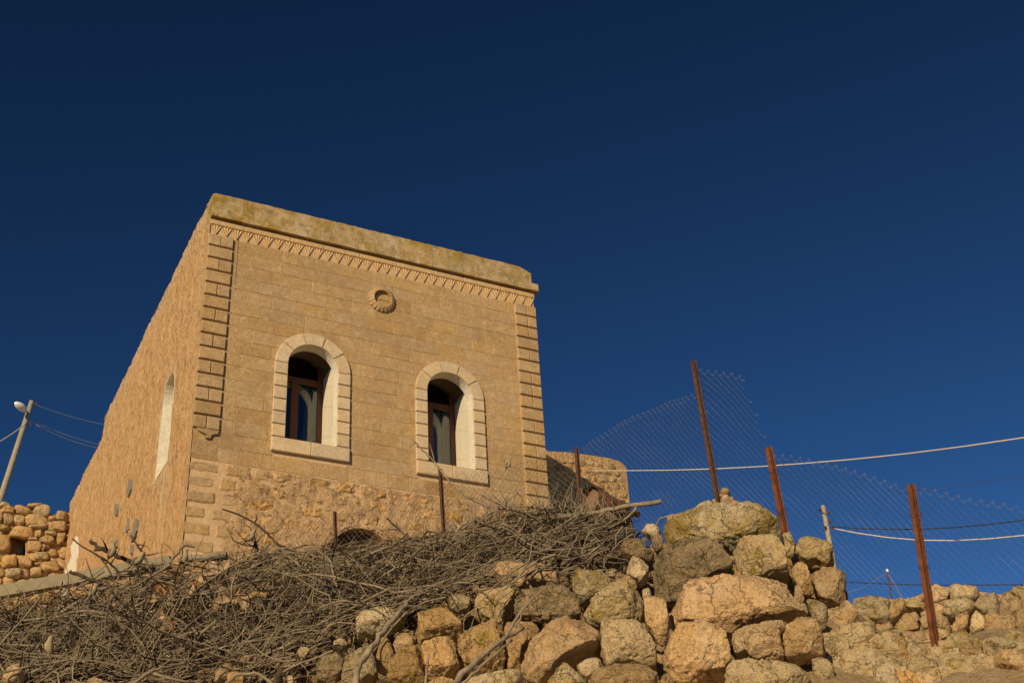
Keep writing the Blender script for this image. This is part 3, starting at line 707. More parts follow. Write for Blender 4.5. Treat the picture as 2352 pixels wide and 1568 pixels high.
for y in ys:
    zl, zm, zu, ins_ = col(y); ids = []
    for z in zl + zm[1:] + zu[1:]:
        ids.append(len(V)); V.append((sx(y, z), y, z))
    cols.append((y, ids))
for (ya, A), (yb_, B) in zip(cols[:-1], cols[1:]):
    mid = (ya + yb_) / 2
    for k in range(len(A) - 1):
        if abs(mid - ncy) < nr and 49 <= k < 74: continue
        F.append((A[k], B[k], B[k + 1], A[k + 1])[::-1])
mb = MB(); mb.add(V, F)
mb.box((XL + .19, BK + .02, 4.9), (XL + .2, 17.3, 12.0)); mb.box((XL + .19, 18.2, 4.9), (XL + .2, 27.4, 11.5)); 
# wall thickness on top
for (ya, A), (yb_, B) in zip(cols[:-1], cols[1:]):
    za, zb_ = V[A[-1]][2], V[B[-1]][2]
    mb.add([(V[A[-1]][0], ya, za), (V[B[-1]][0], yb_, zb_), (XL + .45, yb_, zb_ + .02), (XL + .45, ya, za + .02), (XL + .45, ya, 10.5), (XL + .45, yb_, 10.5)], [(0, 1, 2, 3), (3, 2, 5, 4)])
sw = mb.out('side_wall', M['plaster'], house, smooth=True)
att = sw.data.attributes.new('tint', 'FLOAT', 'POINT'); tv = []
for x_, y_, z_ in mb.v:
    d = 0.0; nz_ = mnoise.noise((y_ * 3, z_ * 2, 44)) * .5 + mnoise.noise((y_ * 9, z_ * 6, 45)) * .3
    dd = math.hypot(max(0, abs(y_ - ncy) - nr), max(0, max(NZ0 - z_, z_ - NZS - nr)))
    d = max(d, 1 - dd / .22 + nz_ * .6)
    if z_ < NZ0 + .1: yc = 17.45 + (z_ - 8.2) * .12; d = max(d, 1.1 - abs(y_ - yc) / (.20 + .22 * max(0, z_ - 7.2)) + nz_ - max(0, 7.1 - z_) * 2.2)
    d = max(d, .9 - (y_ - YF) / .10 + nz_ * .4); d = max(d, (z_ - 11.75) * 1.6 + nz_ * 1.2)
    tv.append(min(1, max(0, d)))
att.data.foreach_set('value', tv)
pm = M['plaster'].node_tree; hs_ = [q for q in pm.nodes if q.type == 'HUE_SAT'][0]; at_ = pm.nodes.new('ShaderNodeAttribute'); at_.attribute_name = 'tint'
src = hs_.inputs['Color'].links[0].from_socket; pm.links.new(mix(pm, fmath(pm, 'MULTIPLY', at_.outputs['Fac'], .85), src, (0.57, 0.41, 0.235)), hs_.inputs['Color'])
# niche reveal
out = [(NY0, NZ0)] + [(ncy - nr * math.cos(t), NZS + nr * math.sin(t)) for t in np.linspace(0, math.pi, 17)] + [(NY1, NZ0)]
mb = MB(); n = len(out)
for x_, z_off in ((XL - .012, 0), (XL + .60, 0)):
    for y, z in out: mb.v.append((x_, y, z))
for i in range(n): j = (i + 1) % n; mb.f.append((i, j, n + j, n + i))
mb.f.append(tuple(range(n, 2 * n)))
niche = mb.out('niche_window', M['white'], house, label='tall white arched niche in the side wall')
mb = MB(); V = []; F = []      # smooth cream plaster band round the niche
for i, (y, z) in enumerate(out):
    s = 1.32; yy, zz = ncy + (y - ncy) * s, (NZS + (z - NZS) * s) if z > NZS else z
    V += [(XL - .030, y, z), (XL - .026, yy + random.uniform(-.03, .03), zz + random.uniform(-.03, .03))]
for i in range(n - 1): F.append((2 * i, 2 * i + 1, 2 * i + 3, 2 * i + 2))
pass
def patch(name, pts, mat, t=.05, lab=None):
    q = [onX(px, py, XL - t) for px, py in pts]; n = len(q); mb = MB()
    mb.add([tuple(a) for a in q] + [(XL + .02, a[1], a[2]) for a in q], [tuple(range(n)), tuple(range(2 * n - 1, n - 1, -1))] + [(i, (i + 1) % n, n + (i + 1) % n, n + i) for i in range(n)])
    return mb.out(name, mat, house, label=lab)
K = lambda pts: cv('K', pts)
S3 = lambda pts: [((300 + x / 4.704) * .6125, (1850 + y / 4.704) * .6125) for x, y in pts]
patch('cement_patch', K([(1265, 1030), (1285, 1060), (1280, 1130), (1262, 1180), (1246, 1210), (1240, 1160), (1252, 1090)]), M['cement'])
patch('cement_patch', K([(1130, 1280), (1152, 1275), (1150, 1330), (1138, 1385), (1115, 1385), (1118, 1320)]), M['cement'])
patch('cement_patch', S3([(830, 435), (858, 490), (860, 620), (800, 690), (790, 640), (828, 560)]), M['cement'])
patch('cement_patch', S3([(985, 440), (1010, 490), (990, 650), (960, 740), (915, 830), (865, 820), (885, 700), (930, 640), (945, 540)]), M['cement'])
patch('cement_patch', S3([(630, 800), (650, 850), (640, 930), (600, 960), (590, 880)]), M['cement'])
patch('cement_patch', S3([(895, 900), (925, 930), (905, 1050), (875, 1065), (880, 970)]), M['cement'])
0 and patch('pale_plaster_patch', K([(1590, 900), (1680, 800), (1740, 720), (1700, 950), (1640, 1180), (1560, 1380), (1500, 1480), (1470, 1330), (1480, 1120), (1520, 1050)]), M['plaster_smooth'], .045)
patch('whitewash_patch', cv('L', [(640, 460), (700, 330), (690, 230), (745, 130), (760, 200), (745, 330), (720, 480), (650, 700), (600, 720)]), M['white'], .05)
# flat coping stones along the eaves
y = YF + .1
while y < 27.2:
    L_ = random.uniform(.22, .6); zc = roofz(y + L_ / 2) + random.uniform(-.012, .006)
    if not (23.7 < y < 24.1):
        V, Fq = rock_mesh([(-L_ / 2, -.03), (L_ / 2, -.026), (L_ / 2, .022 + random.uniform(0, .02)), (-L_ / 2, .03)], .12, .12, 14, 8, .25, int(y * 100), .25, 2)
        W = [(a[2] * .9, a[0], a[1]) for a in V]
        link('coping_stone', mesh(W, Fq, True), M['parapet'], house, (XL + .095, y + L_ / 2, zc - .01))
    y += L_ - .01

# ================================================================== ANNEX behind the right corner
YA = 20.0; pA = lambda px, py: onY(px, py, YA)
top = [(1180, 1005), (1262, 1036), (1300, 1038), (1350, 1044), (1400, 1052), (1425, 1060), (1438, 1072), (1441, 1100), (1446, 1150), (1452, 1190), (1458, 1225), (1462, 1290), (1180, 1290)]
ann = empty('stone_outbuilding', pA(1350, 1200), 'low mortared rubble outbuilding with a rounded corner, half in the shadow of the house', 'outbuilding')
q = [pA(*p) for p in top]; n = len(q); mb = MB()
mb.add([tuple(a) for a in q] + [(a[0], a[1] + 3.5, a[2]) for a in q], [tuple(range(n)), tuple(range(2 * n - 1, n - 1, -1))] + [(i, (i + 1) % n, n + (i + 1) % n, n + i)[::-1] for i in range(n)])
mb.out('wall_core', M['rough'], ann)
sd = 0
for pl in tess(1262, 1450, 1034, 1250, 19, 15.5, .55, 5, .06):
    a_ = np.array(pl); px, py = a_.mean(axis=0)
    lim = interp(px, [(1262, 1036), (1350, 1044), (1400, 1052), (1425, 1062), (1440, 1080)])
    if a_[:, 1].min() < lim + 1 or a_[:, 0].max() > 1437 + (py - 1060) * .1 or a_[:, 0].min() < 1250: continue
    sd += 1; rock_px('stone', pl, 0, random.choice([M['rock'], M['rock_pale'], M['rock_orange']]), ann, sd, df=.03, db=.04, res=.34, amp=.10, plane=pA, cuts=3, e=.22, grow=random.uniform(.78, .98))

# ================================================================== OLD WALL at the left, behind the plank
YW = 27.0; pW = lambda px, py: onY(px, py, YW)
ow = empty('old_rubble_wall', pW(60, 1380), 'tumbledown dry rubble wall with a small square hole, left of the house', 'stone wall')
outl = [(-260, 1150), (-120, 1160), (0, 1163), (28, 1166), (30, 1168), (58, 1163), (100, 1166), (108, 1172), (110, 1186), (130, 1186), (150, 1178), (162, 1180), (170, 1420), (-260, 1460)]
hole = cv('L', [(100, 125), (255, 150), (245, 300), (110, 300)])
q = [pW(*p) for p in outl]; n = len(q); mb = MB()
mb.add([(a[0], a[1] + .10, a[2]) for a in q] + [(a[0], a[1] + .8, a[2] - .03) for a in q], [tuple(range(n, 2 * n))] + [(i, (i + 1) % n, n + (i + 1) % n, n + i)[::-1] for i in range(n)])
# front sheet in strips round the hole
hx0, hx1 = hole[0][0], hole[1][0]; hy0, hy1 = hole[0][1], hole[3][1]
def strip(pts): mb.add([tuple(pW(*p) + np.array([0, .10, 0])) for p in pts], [tuple(range(len(pts)))])
strip([(-260, 1150), (-120, 1160), (0, 1163), (hx0, 1167), (hx0, 1435), (-260, 1460)])
strip([(hx0, 1167), (58, 1163), (hx1, 1163), (hx1, hy0), (hx0, hy0)]); strip([(hx0, hy1), (hx1, hy1), (hx1, 1430), (hx0, 1435)])
strip([(hx1, 1163), (100, 1166), (108, 1172), (110, 1186), (130, 1186), (150, 1178), (162, 1180), (170, 1420), (hx1, 1430)])
mb.out('wall_core', M['rough'], ow)
mb = MB(); a, b = pW(hx0, hy1), pW(hx1, hy0); mb.box((a[0] - .03, YW + .45, a[2] - .1), (b[0] + .03, YW + .47, b[2] + .1)); mb.out('hole_back', M['rough'], ow)
KL = [[(5, 1330), (70, 1290), (135, 1320), (130, 1365), (10, 1365)], [(145, 1300), (190, 1290), (300, 1330), (290, 1380), (220, 1392), (150, 1350)],
      [(300, 1385), (345, 1320), (400, 1290), (470, 1300), (482, 1350), (465, 1400), (380, 1400)], [(30, 1380), (130, 1380), (130, 1460), (110, 1485), (35, 1470)],
      [(140, 1395), (240, 1390), (242, 1470), (190, 1490), (135, 1470)], [(250, 1400), (330, 1387), (465, 1408), (467, 1490), (400, 1512), (255, 1492)],
      [(472, 1405), (545, 1400), (550, 1440), (475, 1442)], [(555, 1360), (655, 1360), (662, 1440), (620, 1452), (550, 1432)], [(470, 1452), (640, 1455), (632, 1545), (460, 1545)],
      [(0, 1270), (50, 1265), (95, 1280), (90, 1295), (0, 1300)], [(200, 1290), (330, 1280), (460, 1285), (480, 1305), (330, 1312)], [(0, 1490), (90, 1490), (70, 1540), (0, 1535)], [(-60, 1375), (18, 1372), (22, 1475), (-60, 1480)]]
LL = [[(80, 60), (150, 25), (330, 60), (325, 130), (240, 150), (80, 112)], [(340, 85), (410, 70), (402, 140), (340, 142)], [(-60, 130), (90, 125), (105, 200), (90, 305), (-60, 310)],
      [(275, 172), (380, 172), (402, 240), (360, 292), (270, 275)], [(385, 152), (480, 125), (530, 160), (512, 205), (400, 205)], [(400, 212), (440, 212), (432, 272), (400, 270)],
      [(275, 140), (370, 150), (375, 168), (280, 168)], [(560, 110), (640, 100), (620, 200), (560, 205)], [(245, 0), (455, 0), (465, 40), (380, 55), (250, 35)], [(480, 10), (640, 0), (620, 80), (470, 75)],
      [(440, 80), (550, 85), (550, 130), (450, 110)], [(0, 15), (75, 20), (70, 75), (0, 70)], [(340, 290), (470, 290), (480, 350), (400, 370), (335, 340)], [(400, 390), (560, 390), (580, 470), (420, 480)],
      [(180, 330), (300, 330), (300, 430), (190, 430)], [(480, 500), (560, 505), (560, 550), (480, 550)], [(20, 330), (160, 320), (160, 420), (30, 430)], [(300, 440), (400, 430), (400, 520), (310, 520)], [(60, 450), (200, 450), (190, 540), (60, 530)]]
sd = 500
for c_, lst in (('K', KL), ('L', LL)):
    for pl in lst:
        sd += 1; rock_px('stone', cv(c_, pl), 0, M[random.choice(['rock', 'rock_orange', 'rock', 'rock_pale'])], ow, sd, df=.10, db=.14, res=.6, amp=.10, plane=pW, cuts=5, e=.20, grow=1.07)
for pl in tess(-250, 165, 1178, 1410, 30, 20, .7, 9):
    a_ = np.array(pl); px, py = a_.mean(axis=0)
    if hx0 - 16 < px < hx1 + 16 and hy0 - 12 < py < hy1 + 12: continue
    sd += 1; rock_px('stone', pl, 0, M[random.choice(['rock', 'rock_orange'])], ow, sd, df=.05, db=.05, res=.36, amp=.12, plane=lambda a, b: onY(a, b, YW + .06), cuts=3, e=.3)

# ================================================================== DRY-STONE WALL (foreground)
def hw(px, py): return 7.45 + (1568 - py) / 400 * 1.05 + max(0, 1500 - px) / 1500 * 1.0 + max(0, px - 1850) * .007
wall = empty('dry_stone_wall', P(1600, 1560, 7.6), 'tumbled dry-stone wall of big boulders in the foreground, brush heaped on its left', 'stone wall')
ST = [
 ('A', [(1010, 430), (1150, 345), (1300, 280), (1530, 250), (1880, 250), (2040, 275), (2130, 340), (2180, 480), (2165, 560), (1950, 590), (1680, 650), (1500, 640), (1200, 640), (1080, 660), (1005, 640)], 'rock_cap', .10),
 ('A', [(880, 760), (1000, 690), (1200, 620), (1340, 622), (1480, 665), (1620, 745), (1700, 850), (1710, 910), (1500, 960), (1300, 1020), (1200, 1100), (900, 1120), (885, 950)], 'rock_grey', .05),
 ('A', [(1680, 620), (1800, 578), (2090, 575), (2200, 680), (2240, 850), (2220, 895), (1900, 940), (1790, 950), (1700, 780)], 'rock_pale', .0),
 ('A', [(1070, 1180), (1230, 1110), (1330, 1010), (1640, 1000), (1900, 940), (2220, 928), (2290, 1080), (2352, 1180), (2435, 1310), (2352, 1340), (1900, 1400), (1650, 1485), (1480, 1460), (1250, 1440), (1100, 1400), (1065, 1270)], 'rock_orange', .0),
 ('A', [(640, 850), (700, 770), (790, 760), (870, 830), (860, 930), (790, 1000), (700, 950), (650, 900)], 'rock_pale', .1),
 ('B', [(1240, 380), (1370, 300), (1500, 310), (1560, 380), (1600, 600), (1560, 930), (1500, 970), (1400, 880), (1340, 760), (1250, 660)], 'rock_orange', -.05),
 ('B', [(350, 560), (500, 400), (700, 270), (830, 110), (950, 120), (1190, 250), (1230, 400), (1220, 640), (1100, 660), (980, 660), (780, 740), (620, 720), (560, 760), (430, 660)], 'rock_lichen', .05),
 ('A', [(600, 940), (680, 905), (745, 960), (760, 1060), (700, 1100), (620, 1020)], 'rock', .2),
 ('B', [(600, 730), (720, 740), (960, 660), (1060, 680), (1330, 840), (1410, 930), (1415, 1100), (1410, 1250), (1200, 1260), (850, 1260), (690, 1310), (640, 1150), (600, 1060)], 'rock_pale', -.05),
 ('D', [(1705, 1280), (1830, 1110), (1960, 1030), (2060, 965), (2352, 975), (2450, 1060), (2500, 1110), (2460, 1240), (2250, 1330), (2150, 1380), (2000, 1500), (1850, 1568), (1760, 1540), (1740, 1460), (1710, 1380)], 'rock_orange', -.05),
 ('D', [(1640, 800), (1720, 690), (1830, 610), (2000, 640), (2180, 690), (2280, 800), (2290, 900), (2200, 950), (2050, 960), (1960, 1010), (1850, 960), (1680, 930)], 'rock_grey', .0),
 ('D', [(1250, 830), (1290, 730), (1420, 660), (1560, 620), (1650, 680), (1650, 760), (1560, 860), (1530, 960), (1550, 1030), (1350, 930)], 'rock_pale', .1),
 ('D', [(1430, 450), (1550, 395), (1700, 450), (1850, 450), (2030, 490), (2060, 560), (2200, 690), (2000, 650), (1800, 620), (1700, 655), (1560, 600), (1480, 500)], 'rock_orange', .15),
 ('D', [(985, 740), (1060, 690), (1150, 700), (1215, 740), (1200, 830), (1100, 850), (1030, 830)], 'rock_lichen', .1),
 ('D', [(705, 930), (760, 860), (860, 820), (1040, 850), (1070, 900), (1130, 950), (1140, 1070), (1080, 1130), (930, 1130), (800, 1150), (730, 1200), (690, 1120)], 'rock', .0),
 ('D', [(90, 940), (140, 860), (250, 840), (400, 850), (600, 870), (560, 980), (400, 1040), (250, 1070), (100, 1080)], 'rock_pale', .05),
 ('D', [(1080, 1170), (1160, 1010), (1320, 960), (1450, 1000), (1540, 1070), (1530, 1200), (1560, 1350), (1500, 1450), (1300, 1490), (1160, 1400), (1090, 1300)], 'rock', .05),
 ('D', [(1540, 1060), (1580, 980), (1700, 990), (1850, 1000), (1900, 1060), (1830, 1150), (1710, 1260), (1720, 1420), (1680, 1460), (1580, 1420), (1540, 1250)], 'rock_orange', .12),
 ('D', [(725, 1230), (800, 1170), (930, 1130), (1080, 1160), (1070, 1250), (1110, 1400), (1060, 1430), (950, 1500), (860, 1530), (790, 1470), (740, 1330)], 'rock_orange', -.05),
 ('D', [(400, 1430), (490, 1330), (620, 1235), (720, 1290), (740, 1380), (800, 1510), (720, 1600), (400, 1600)], 'rock', -.02),
 ('E', [(1250, 1500), (1290, 1330), (1420, 1230), (1500, 1200), (1600, 1400), (1620, 1460), (1560, 1530), (1280, 1570)], 'rock_lichen', .0),
 ('E', [(1010, 1370), (1080, 1260), (1180, 1280), (1280, 1330), (1260, 1480), (1180, 1570), (1010, 1540)], 'rock_grey', .0),
 ('E', [(1580, 1390), (1650, 1100), (1740, 1130), (1760, 1300), (1710, 1460), (1640, 1440)], 'rock', .12),
 ('D', [(450, 1200), (470, 1120), (600, 1090), (690, 1120), (650, 1230), (480, 1290)], 'rock_orange', .15),
 ('D', [(1100, 1568), (1200, 1500), (1500, 1470), (1700, 1460), (1770, 1520), (1780, 1640), (1100, 1650)], 'rock_pale', -.1),
 ('D', [(740, 1570), (900, 1515), (1050, 1540), (1100, 1600), (900, 1650), (740, 1640)], 'rock', -.1),
 ('B', [(420, 1568), (480, 1450), (660, 1340), (900, 1260), (1270, 1262), (1340, 1380), (1440, 1420), (1480, 1640), (900, 1700), (420, 1640)], 'rock', -.1),
 ('B', [(240, 1310), (480, 1200), (560, 1210), (660, 1300), (640, 1350), (480, 1450), (410, 1510), (300, 1440)], 'rock_pale', .02),
 ('B', [(0, 1300), (80, 1295), (200, 1400), (400, 1560), (380, 1640), (-160, 1660), (-180, 1520)], 'rock_lichen', -.08),
 ('B', [(1500, 1100), (1520, 960), (1580, 790), (1750, 755), (2100, 765), (2352, 812), (2450, 880), (2500, 1100), (2530, 1300), (2400, 1400), (2200, 1450), (1900, 1540), (1750, 1560), (1600, 1420), (1510, 1310)], 'rock_orange', -.08),
 ('B', [(1480, 1500), (1540, 1390), (1700, 1510), (1760, 1660), (1480, 1660)], 'rock_grey', .1),
 ('C', [(180, 870), (400, 770), (700, 690), (1000, 658), (1120, 672), (1020, 725), (960, 800), (870, 845), (890, 930), (945, 1150), (800, 1205), (600, 1235), (460, 1205), (380, 1110), (330, 1130), (180, 1130)], 'rock_orange', -.03),
 ('C', [(885, 880), (1000, 760), (1150, 615), (1280, 650), (1380, 670), (1440, 730), (1500, 850), (1530, 960), (1520, 1080), (1330, 1130), (1120, 1175), (965, 1190), (940, 1050)], 'rock_orange', .0),
 ('C', [(1480, 760), (1600, 705), (1700, 722), (1810, 833), (1860, 960), (1870, 1080), (1850, 1175), (1650, 1205), (1540, 1160), (1530, 960)], 'rock', .0),
 ('C', [(1260, 360), (1330, 315), (1450, 332), (1570, 422), (1580, 512), (1560, 620), (1540, 715), (1480, 745), (1430, 700), (1370, 600), (1310, 500)], 'rock_lichen', -.05),
 ('C', [(1530, 372), (1700, 372), (1820, 377), (1900, 430), (1970, 480), (2040, 600), (2050, 770), (2010, 840), (1900, 820), (1760, 770), (1620, 700), (1630, 640), (1575, 590), (1580, 480)], 'rock_orange', .05),
 ('F', [(110, 540), (90, 490), (220, 442), (390, 482), (430, 600), (450, 720), (430, 763), (350, 770), (230, 765), (150, 720)], 'rock', .0),
 ('F', [(0, 160), (60, 142), (150, 137), (250, 142), (310, 212), (320, 300), (290, 388), (240, 408), (160, 370), (60, 388), (0, 350), (-40, 250)], 'rock_lichen', .0),
 ('F', [(80, 410), (150, 372), (230, 377), (235, 430), (120, 442)], 'rock', .1),
 ('A', [(2170, 475), (2250, 505), (2308, 600), (2290, 740), (2220, 750), (2195, 600)], 'rock_lichen', .15),
 ('F', [(0, 382), (70, 402), (80, 470), (110, 540), (130, 650), (60, 690), (0, 660), (-80, 540), (-80, 410)], 'rock_orange', .1),
 ('F', [(-50, 560), (20, 650), (40, 740), (0, 790), (-60, 740)], 'rock', .1),
 ('C', [(1080, 202), (1190, 217), (1240, 300), (1240, 358), (1150, 350), (1090, 290)], 'rock_pale', .12),
 ('C', [(1120, 470), (1180, 380), (1250, 380), (1300, 530), (1290, 545), (1200, 500)], 'rock_pale', .14),
 ('C', [(60, 1568), (130, 1375), (230, 1292), (360, 1268), (600, 1300), (830, 1292), (1050, 1248), (1240, 1262), (1310, 1332), (1380, 1500), (1390, 1660), (700, 1720), (40, 1660)], 'rock_pale', -.12),
 ('C', [(1350, 1212), (1470, 1192), (1590, 1222), (1670, 1350), (1690, 1500), (1650, 1660), (1390, 1660), (1370, 1400)], 'rock_lichen', -.05),
 ('C', [(1610, 1222), (1750, 1242), (1870, 1302), (1890, 1400), (1920, 1560), (1720, 1640), (1690, 1400)], 'rock_orange', .0),
 ('C', [(1890, 1160), (1900, 1015), (2000, 962), (2100, 972), (2200, 1080), (2300, 1200), (2310, 1290), (2200, 1262), (2050, 1205)], 'rock_lichen', .05),
 ('C', [(1850, 1182), (2050, 1202), (2200, 1272), (2300, 1400), (2310, 1500), (2210, 1530), (2150, 1600), (1960, 1560), (1900, 1400)], 'rock_lichen', -.02),
 ('C', [(1850, 912), (1930, 902), (1980, 960), (1890, 1030)], 'rock_grey', .0),
 ('A', [(580, 622), (700, 592), (800, 582), (930, 692), (880, 780), (760, 770), (700, 760), (620, 705)], 'rock_grey', .25),
 ('A', [(790, 472), (850, 432), (950, 442), (990, 500), (940, 560), (850, 532)], 'rock_pale', .3),
 ('A', [(880, 560), (960, 520), (1010, 560), (1000, 660), (930, 680)], 'rock_grey', .25),
 ('A', [(110, 960), (150, 880), (240, 852), (330, 880), (420, 952), (520, 1000), (460, 1080), (370, 1130), (200, 1150), (130, 1060)], 'rock_lichen', .12),
 ('A', [(345, 872), (410, 880), (430, 930), (360, 902)], 'rock_pale', .2), ('A', [(440, 902), (520, 892), (540, 940), (470, 942)], 'rock_pale', .2),
 ('D', [(2070, 502), (2130, 465), (2190, 482), (2180, 590), (2100, 615)], 'rock_grey', .2),
 ('A', [(1310, 258), (1400, 222), (1470, 208), (1530, 240), (1480, 290), (1290, 290)], 'rock_pale', .35),
 ('A', [(1715, 922), (1760, 882), (1790, 930), (1750, 978)], 'rock', .05), ('A', [(1650, 752), (1700, 742), (1712, 795), (1670, 795)], 'rock_pale', .15),
 ('A', [(805, 1072), (860, 1052), (890, 1080), (895, 1130), (830, 1188), (810, 1150)], 'rock_pale', .05),
 ('B', [(1120, 700), (1200, 680), (1300, 760), (1330, 820), (1260, 810), (1160, 760)], 'rock_grey', .15),
 ('B', [(1560, 640), (1600, 600), (1640, 700), (1600, 770), (1565, 770)], 'rock', .1),
 ('L', [(20, 1500), (90, 1420), (180, 1380), (210, 1440), (250, 1510), (190, 1580), (20, 1600)], 'rock_orange', .0),
 ('L', [(850, 1540), (930, 1500), (1010, 1530), (1020, 1600), (850, 1610)], 'rock_orange', .0),
 ('E', [(20, 1440), (80, 1380), (160, 1390), (200, 1470), (120, 1540), (10, 1540)], 'rock', .05), ('E', [(130, 1500), (220, 1460), (300, 1500), (290, 1590), (130, 1600)], 'rock_orange', .02),
 ('E', [(240, 1370), (330, 1300), (390, 1270), (400, 1310), (320, 1400), (260, 1410)], 'rock_orange', .1), ('E', [(720, 1500), (770, 1480), (800, 1560), (740, 1620)], 'rock_pale', .0),
 ('E', [(820, 1240), (900, 1200), (950, 1250), (900, 1310), (840, 1300)], 'rock_pale', .05), ('E', [(1180, 1160), (1290, 1130), (1320, 1180), (1240, 1230), (1170, 1210)], 'rock_pale', .08),
]
sd = 1000
for c_, pl, mt, dh in ST:
    sd += 1; poly = cv(c_, pl); a = np.array(poly); cx_, cy_ = a[:, 0].mean(), a[:, 1].mean(); sz = math.sqrt(np.ptp(a[:, 0]) * np.ptp(a[:, 1]))
    rock_px('stone', poly, hw(cx_, cy_) + dh, M[mt], wall, sd, res=min(2.6, max(.8, sz / 46)), amp=.105, cuts=8, e=.17 if mt in ('rock_orange', 'rock') else .22, grow=.985)
# hearting stones in the gaps, mostly the darker stone to deepen their shade
REG = [(-60, 1640), (-60, 1530), (300, 1545), (600, 1500), (740, 1430), (820, 1400), (960, 1380), (1150, 1295), (1430, 1300), (1530, 1225), (1790, 1205), (1880, 1260), (1935, 1310), (1950, 1400), (1990, 1500), (2010, 1640)]
top_y = lambda px: interp(px, REG)
for i in range(34):
    for j in range(9):
        px = 300 + i * 50 + random.uniform(-14, 14) + (j % 2) * 25; py = 1225 + j * 48 + random.uniform(-12, 12)
        if px > 1975 or py - 24 < top_y(px) or (px < 700 and py < 1500): continue
        sd += 1; rock_px('stone', blob(px, py, random.uniform(52, 76), random.uniform(46, 62), sd), hw(px, py) + .55, M[random.choice(['rock', 'rock_grey', 'rock_grey'])], wall, sd, res=.42, amp=.14, cuts=4)

# little cairn on the cap boulder
cairn = empty('stone_cairn', P(1655, 1165, 9.05), 'small heap of pebbles perched on top of the yellow-lichened cap boulder, beside the tallest post', 'stone heap')
for pl in ([(1565, 105), (1600, 75), (1672, 112), (1650, 142), (1600, 142)], [(1570, 172), (1600, 145), (1650, 160), (1665, 208), (1620, 235), (1580, 210)], [(1655, 160), (1700, 165), (1700, 202), (1660, 202)],
           [(1650, 210), (1700, 200), (1760, 217), (1790, 250), (1700, 262), (1650, 250)], [(1490, 190), (1522, 180), (1532, 218), (1495, 218)], [(1560, 140), (1590, 130), (1600, 160), (1570, 170)], [(1565, 215), (1600, 215), (1640, 245), (1580, 255)], [(1520, 215), (1560, 225), (1560, 262), (1500, 262)]):
    sd += 1; rock_px('stone', cv('A', pl), 9.0, M[random.choice(['rock', 'rock_pale'])], cairn, sd, res=.4, amp=.12, cuts=3, grow=1.05)

# loose rocks on the slope to the right
SC = [([(720, 1412), (840, 1402), (930, 1442), (1010, 1600), (860, 1650), (740, 1620)], 'rock_pale', 'big pale rock at the foot of the boulder wall, right of its yellow-lichened stones'),
 ([(940, 1462), (1060, 1452), (1180, 1500), (1240, 1620), (1010, 1640)], 'rock_orange', 'orange tan rock at the bottom edge, right of the big pale one'),
 ([(760, 1362), (900, 1315), (1050, 1350), (1060, 1438), (900, 1440), (780, 1402)], 'rock_lichen', 'flat lichened slab just above the big pale rock'),
 ([(1040, 1400), (1060, 1335), (1200, 1285), (1330, 1350), (1340, 1438), (1180, 1498), (1080, 1470)], 'rock_lichen', 'broad speckled rock below and left of the foot of the rightmost post'),
 ([(1190, 1530), (1330, 1402), (1380, 1480), (1370, 1620), (1230, 1640)], 'rock_orange', 'reddish rock at the bottom edge straight under the rightmost post'),
 ([(1270, 1242), (1350, 1222), (1410, 1270), (1380, 1318), (1280, 1302)], 'rock_pale', 'small pale stone wedged at the foot of the rightmost post'),
 ([(1560, 1240), (1592, 1182), (1690, 1142), (1770, 1162), (1790, 1222), (1780, 1308), (1680, 1328), (1580, 1310)], 'rock', 'rounded brown rock with a white patch, right of the rightmost post'),
 ([(1800, 1232), (1870, 1162), (2000, 1132), (2150, 1172), (2180, 1230), (2100, 1288), (1950, 1280), (1850, 1328), (1795, 1310)], 'rock_lichen', 'green-grey mossy rock touching the rounded brown one'),
 ([(1870, 1332), (1930, 1272), (2080, 1282), (2190, 1350), (2250, 1440), (1980, 1402)], 'rock_orange', 'sloping tan slab under the mossy rock at the right edge'),
 ([(590, 1062), (650, 1032), (760, 1062), (800, 1100), (750, 1150), (640, 1160), (600, 1120)], 'rock_grey', 'grey rock at the start of the far wall, just right of the boulder wall'),
 ([(900, 1152), (970, 1122), (1040, 1180), (1060, 1318), (960, 1328), (900, 1260)], 'rock', 'upright brown rock left of the foot of the rightmost post'),
 ([(620, 1162), (760, 1182), (850, 1240), (800, 1280), (720, 1252), (640, 1230)], 'rock', 'low brown rock over a dark gap beside the boulder wall'),
 ([(1500, 1580), (1560, 1522), (1680, 1532), (1740, 1600), (1600, 1640)], 'rock_pale', 'half-buried cream rock on the bottom edge, furthest right there'),
 ([(2120, 1422), (2195, 1400), (2250, 1440), (2195, 1480), (2130, 1462)], 'rock_pale', 'small bluish white stone at the right edge below the tan slab')]
for pl, mt, lab in SC:
    sd += 1; poly = cv('F', pl); a = np.array(poly); h = hit(a[:, 0].mean(), a[:, 1].max() - 4, 8.0, 15.0)
    rock_px('loose_rock', poly, h - .10, M[mt], None, sd, res=1.1, amp=.16, e=.3, grow=1.05, batter=25, label=lab, cat='rock', group='loose rocks on the slope right of the wall')
mb = MB()
for k in range(1100):       # gravel and rubble bits
    px, py = random.uniform(1900, 2500), random.uniform(1480, 1640); h = hit(px, py, 8.0, 15.0) ; c = P(px, py, h); s = random.uniform(.012, .05) * (1 if random.random() < .85 else 1.8)
    o = [np.array([random.uniform(-1, 1), random.uniform(-1, 1), random.uniform(-.6, .8)]) for _ in range(1)]
    v = [c + s * np.array(q) * random.uniform(.6, 1.1) for q in ((1, 0, 0), (-1, 0, 0), (0, 1, 0), (0, -1, 0), (.2, .1, .8), (0, 0, -.7))]
    mb.add(v, [(0, 2, 4), (2, 1, 4), (1, 3, 4), (3, 0, 4), (2, 0, 5), (1, 2, 5), (3, 1, 5), (0, 3, 5)])
mb.out('gravel', M['rock'], None, org=(0, 0, 0), kind='stuff')

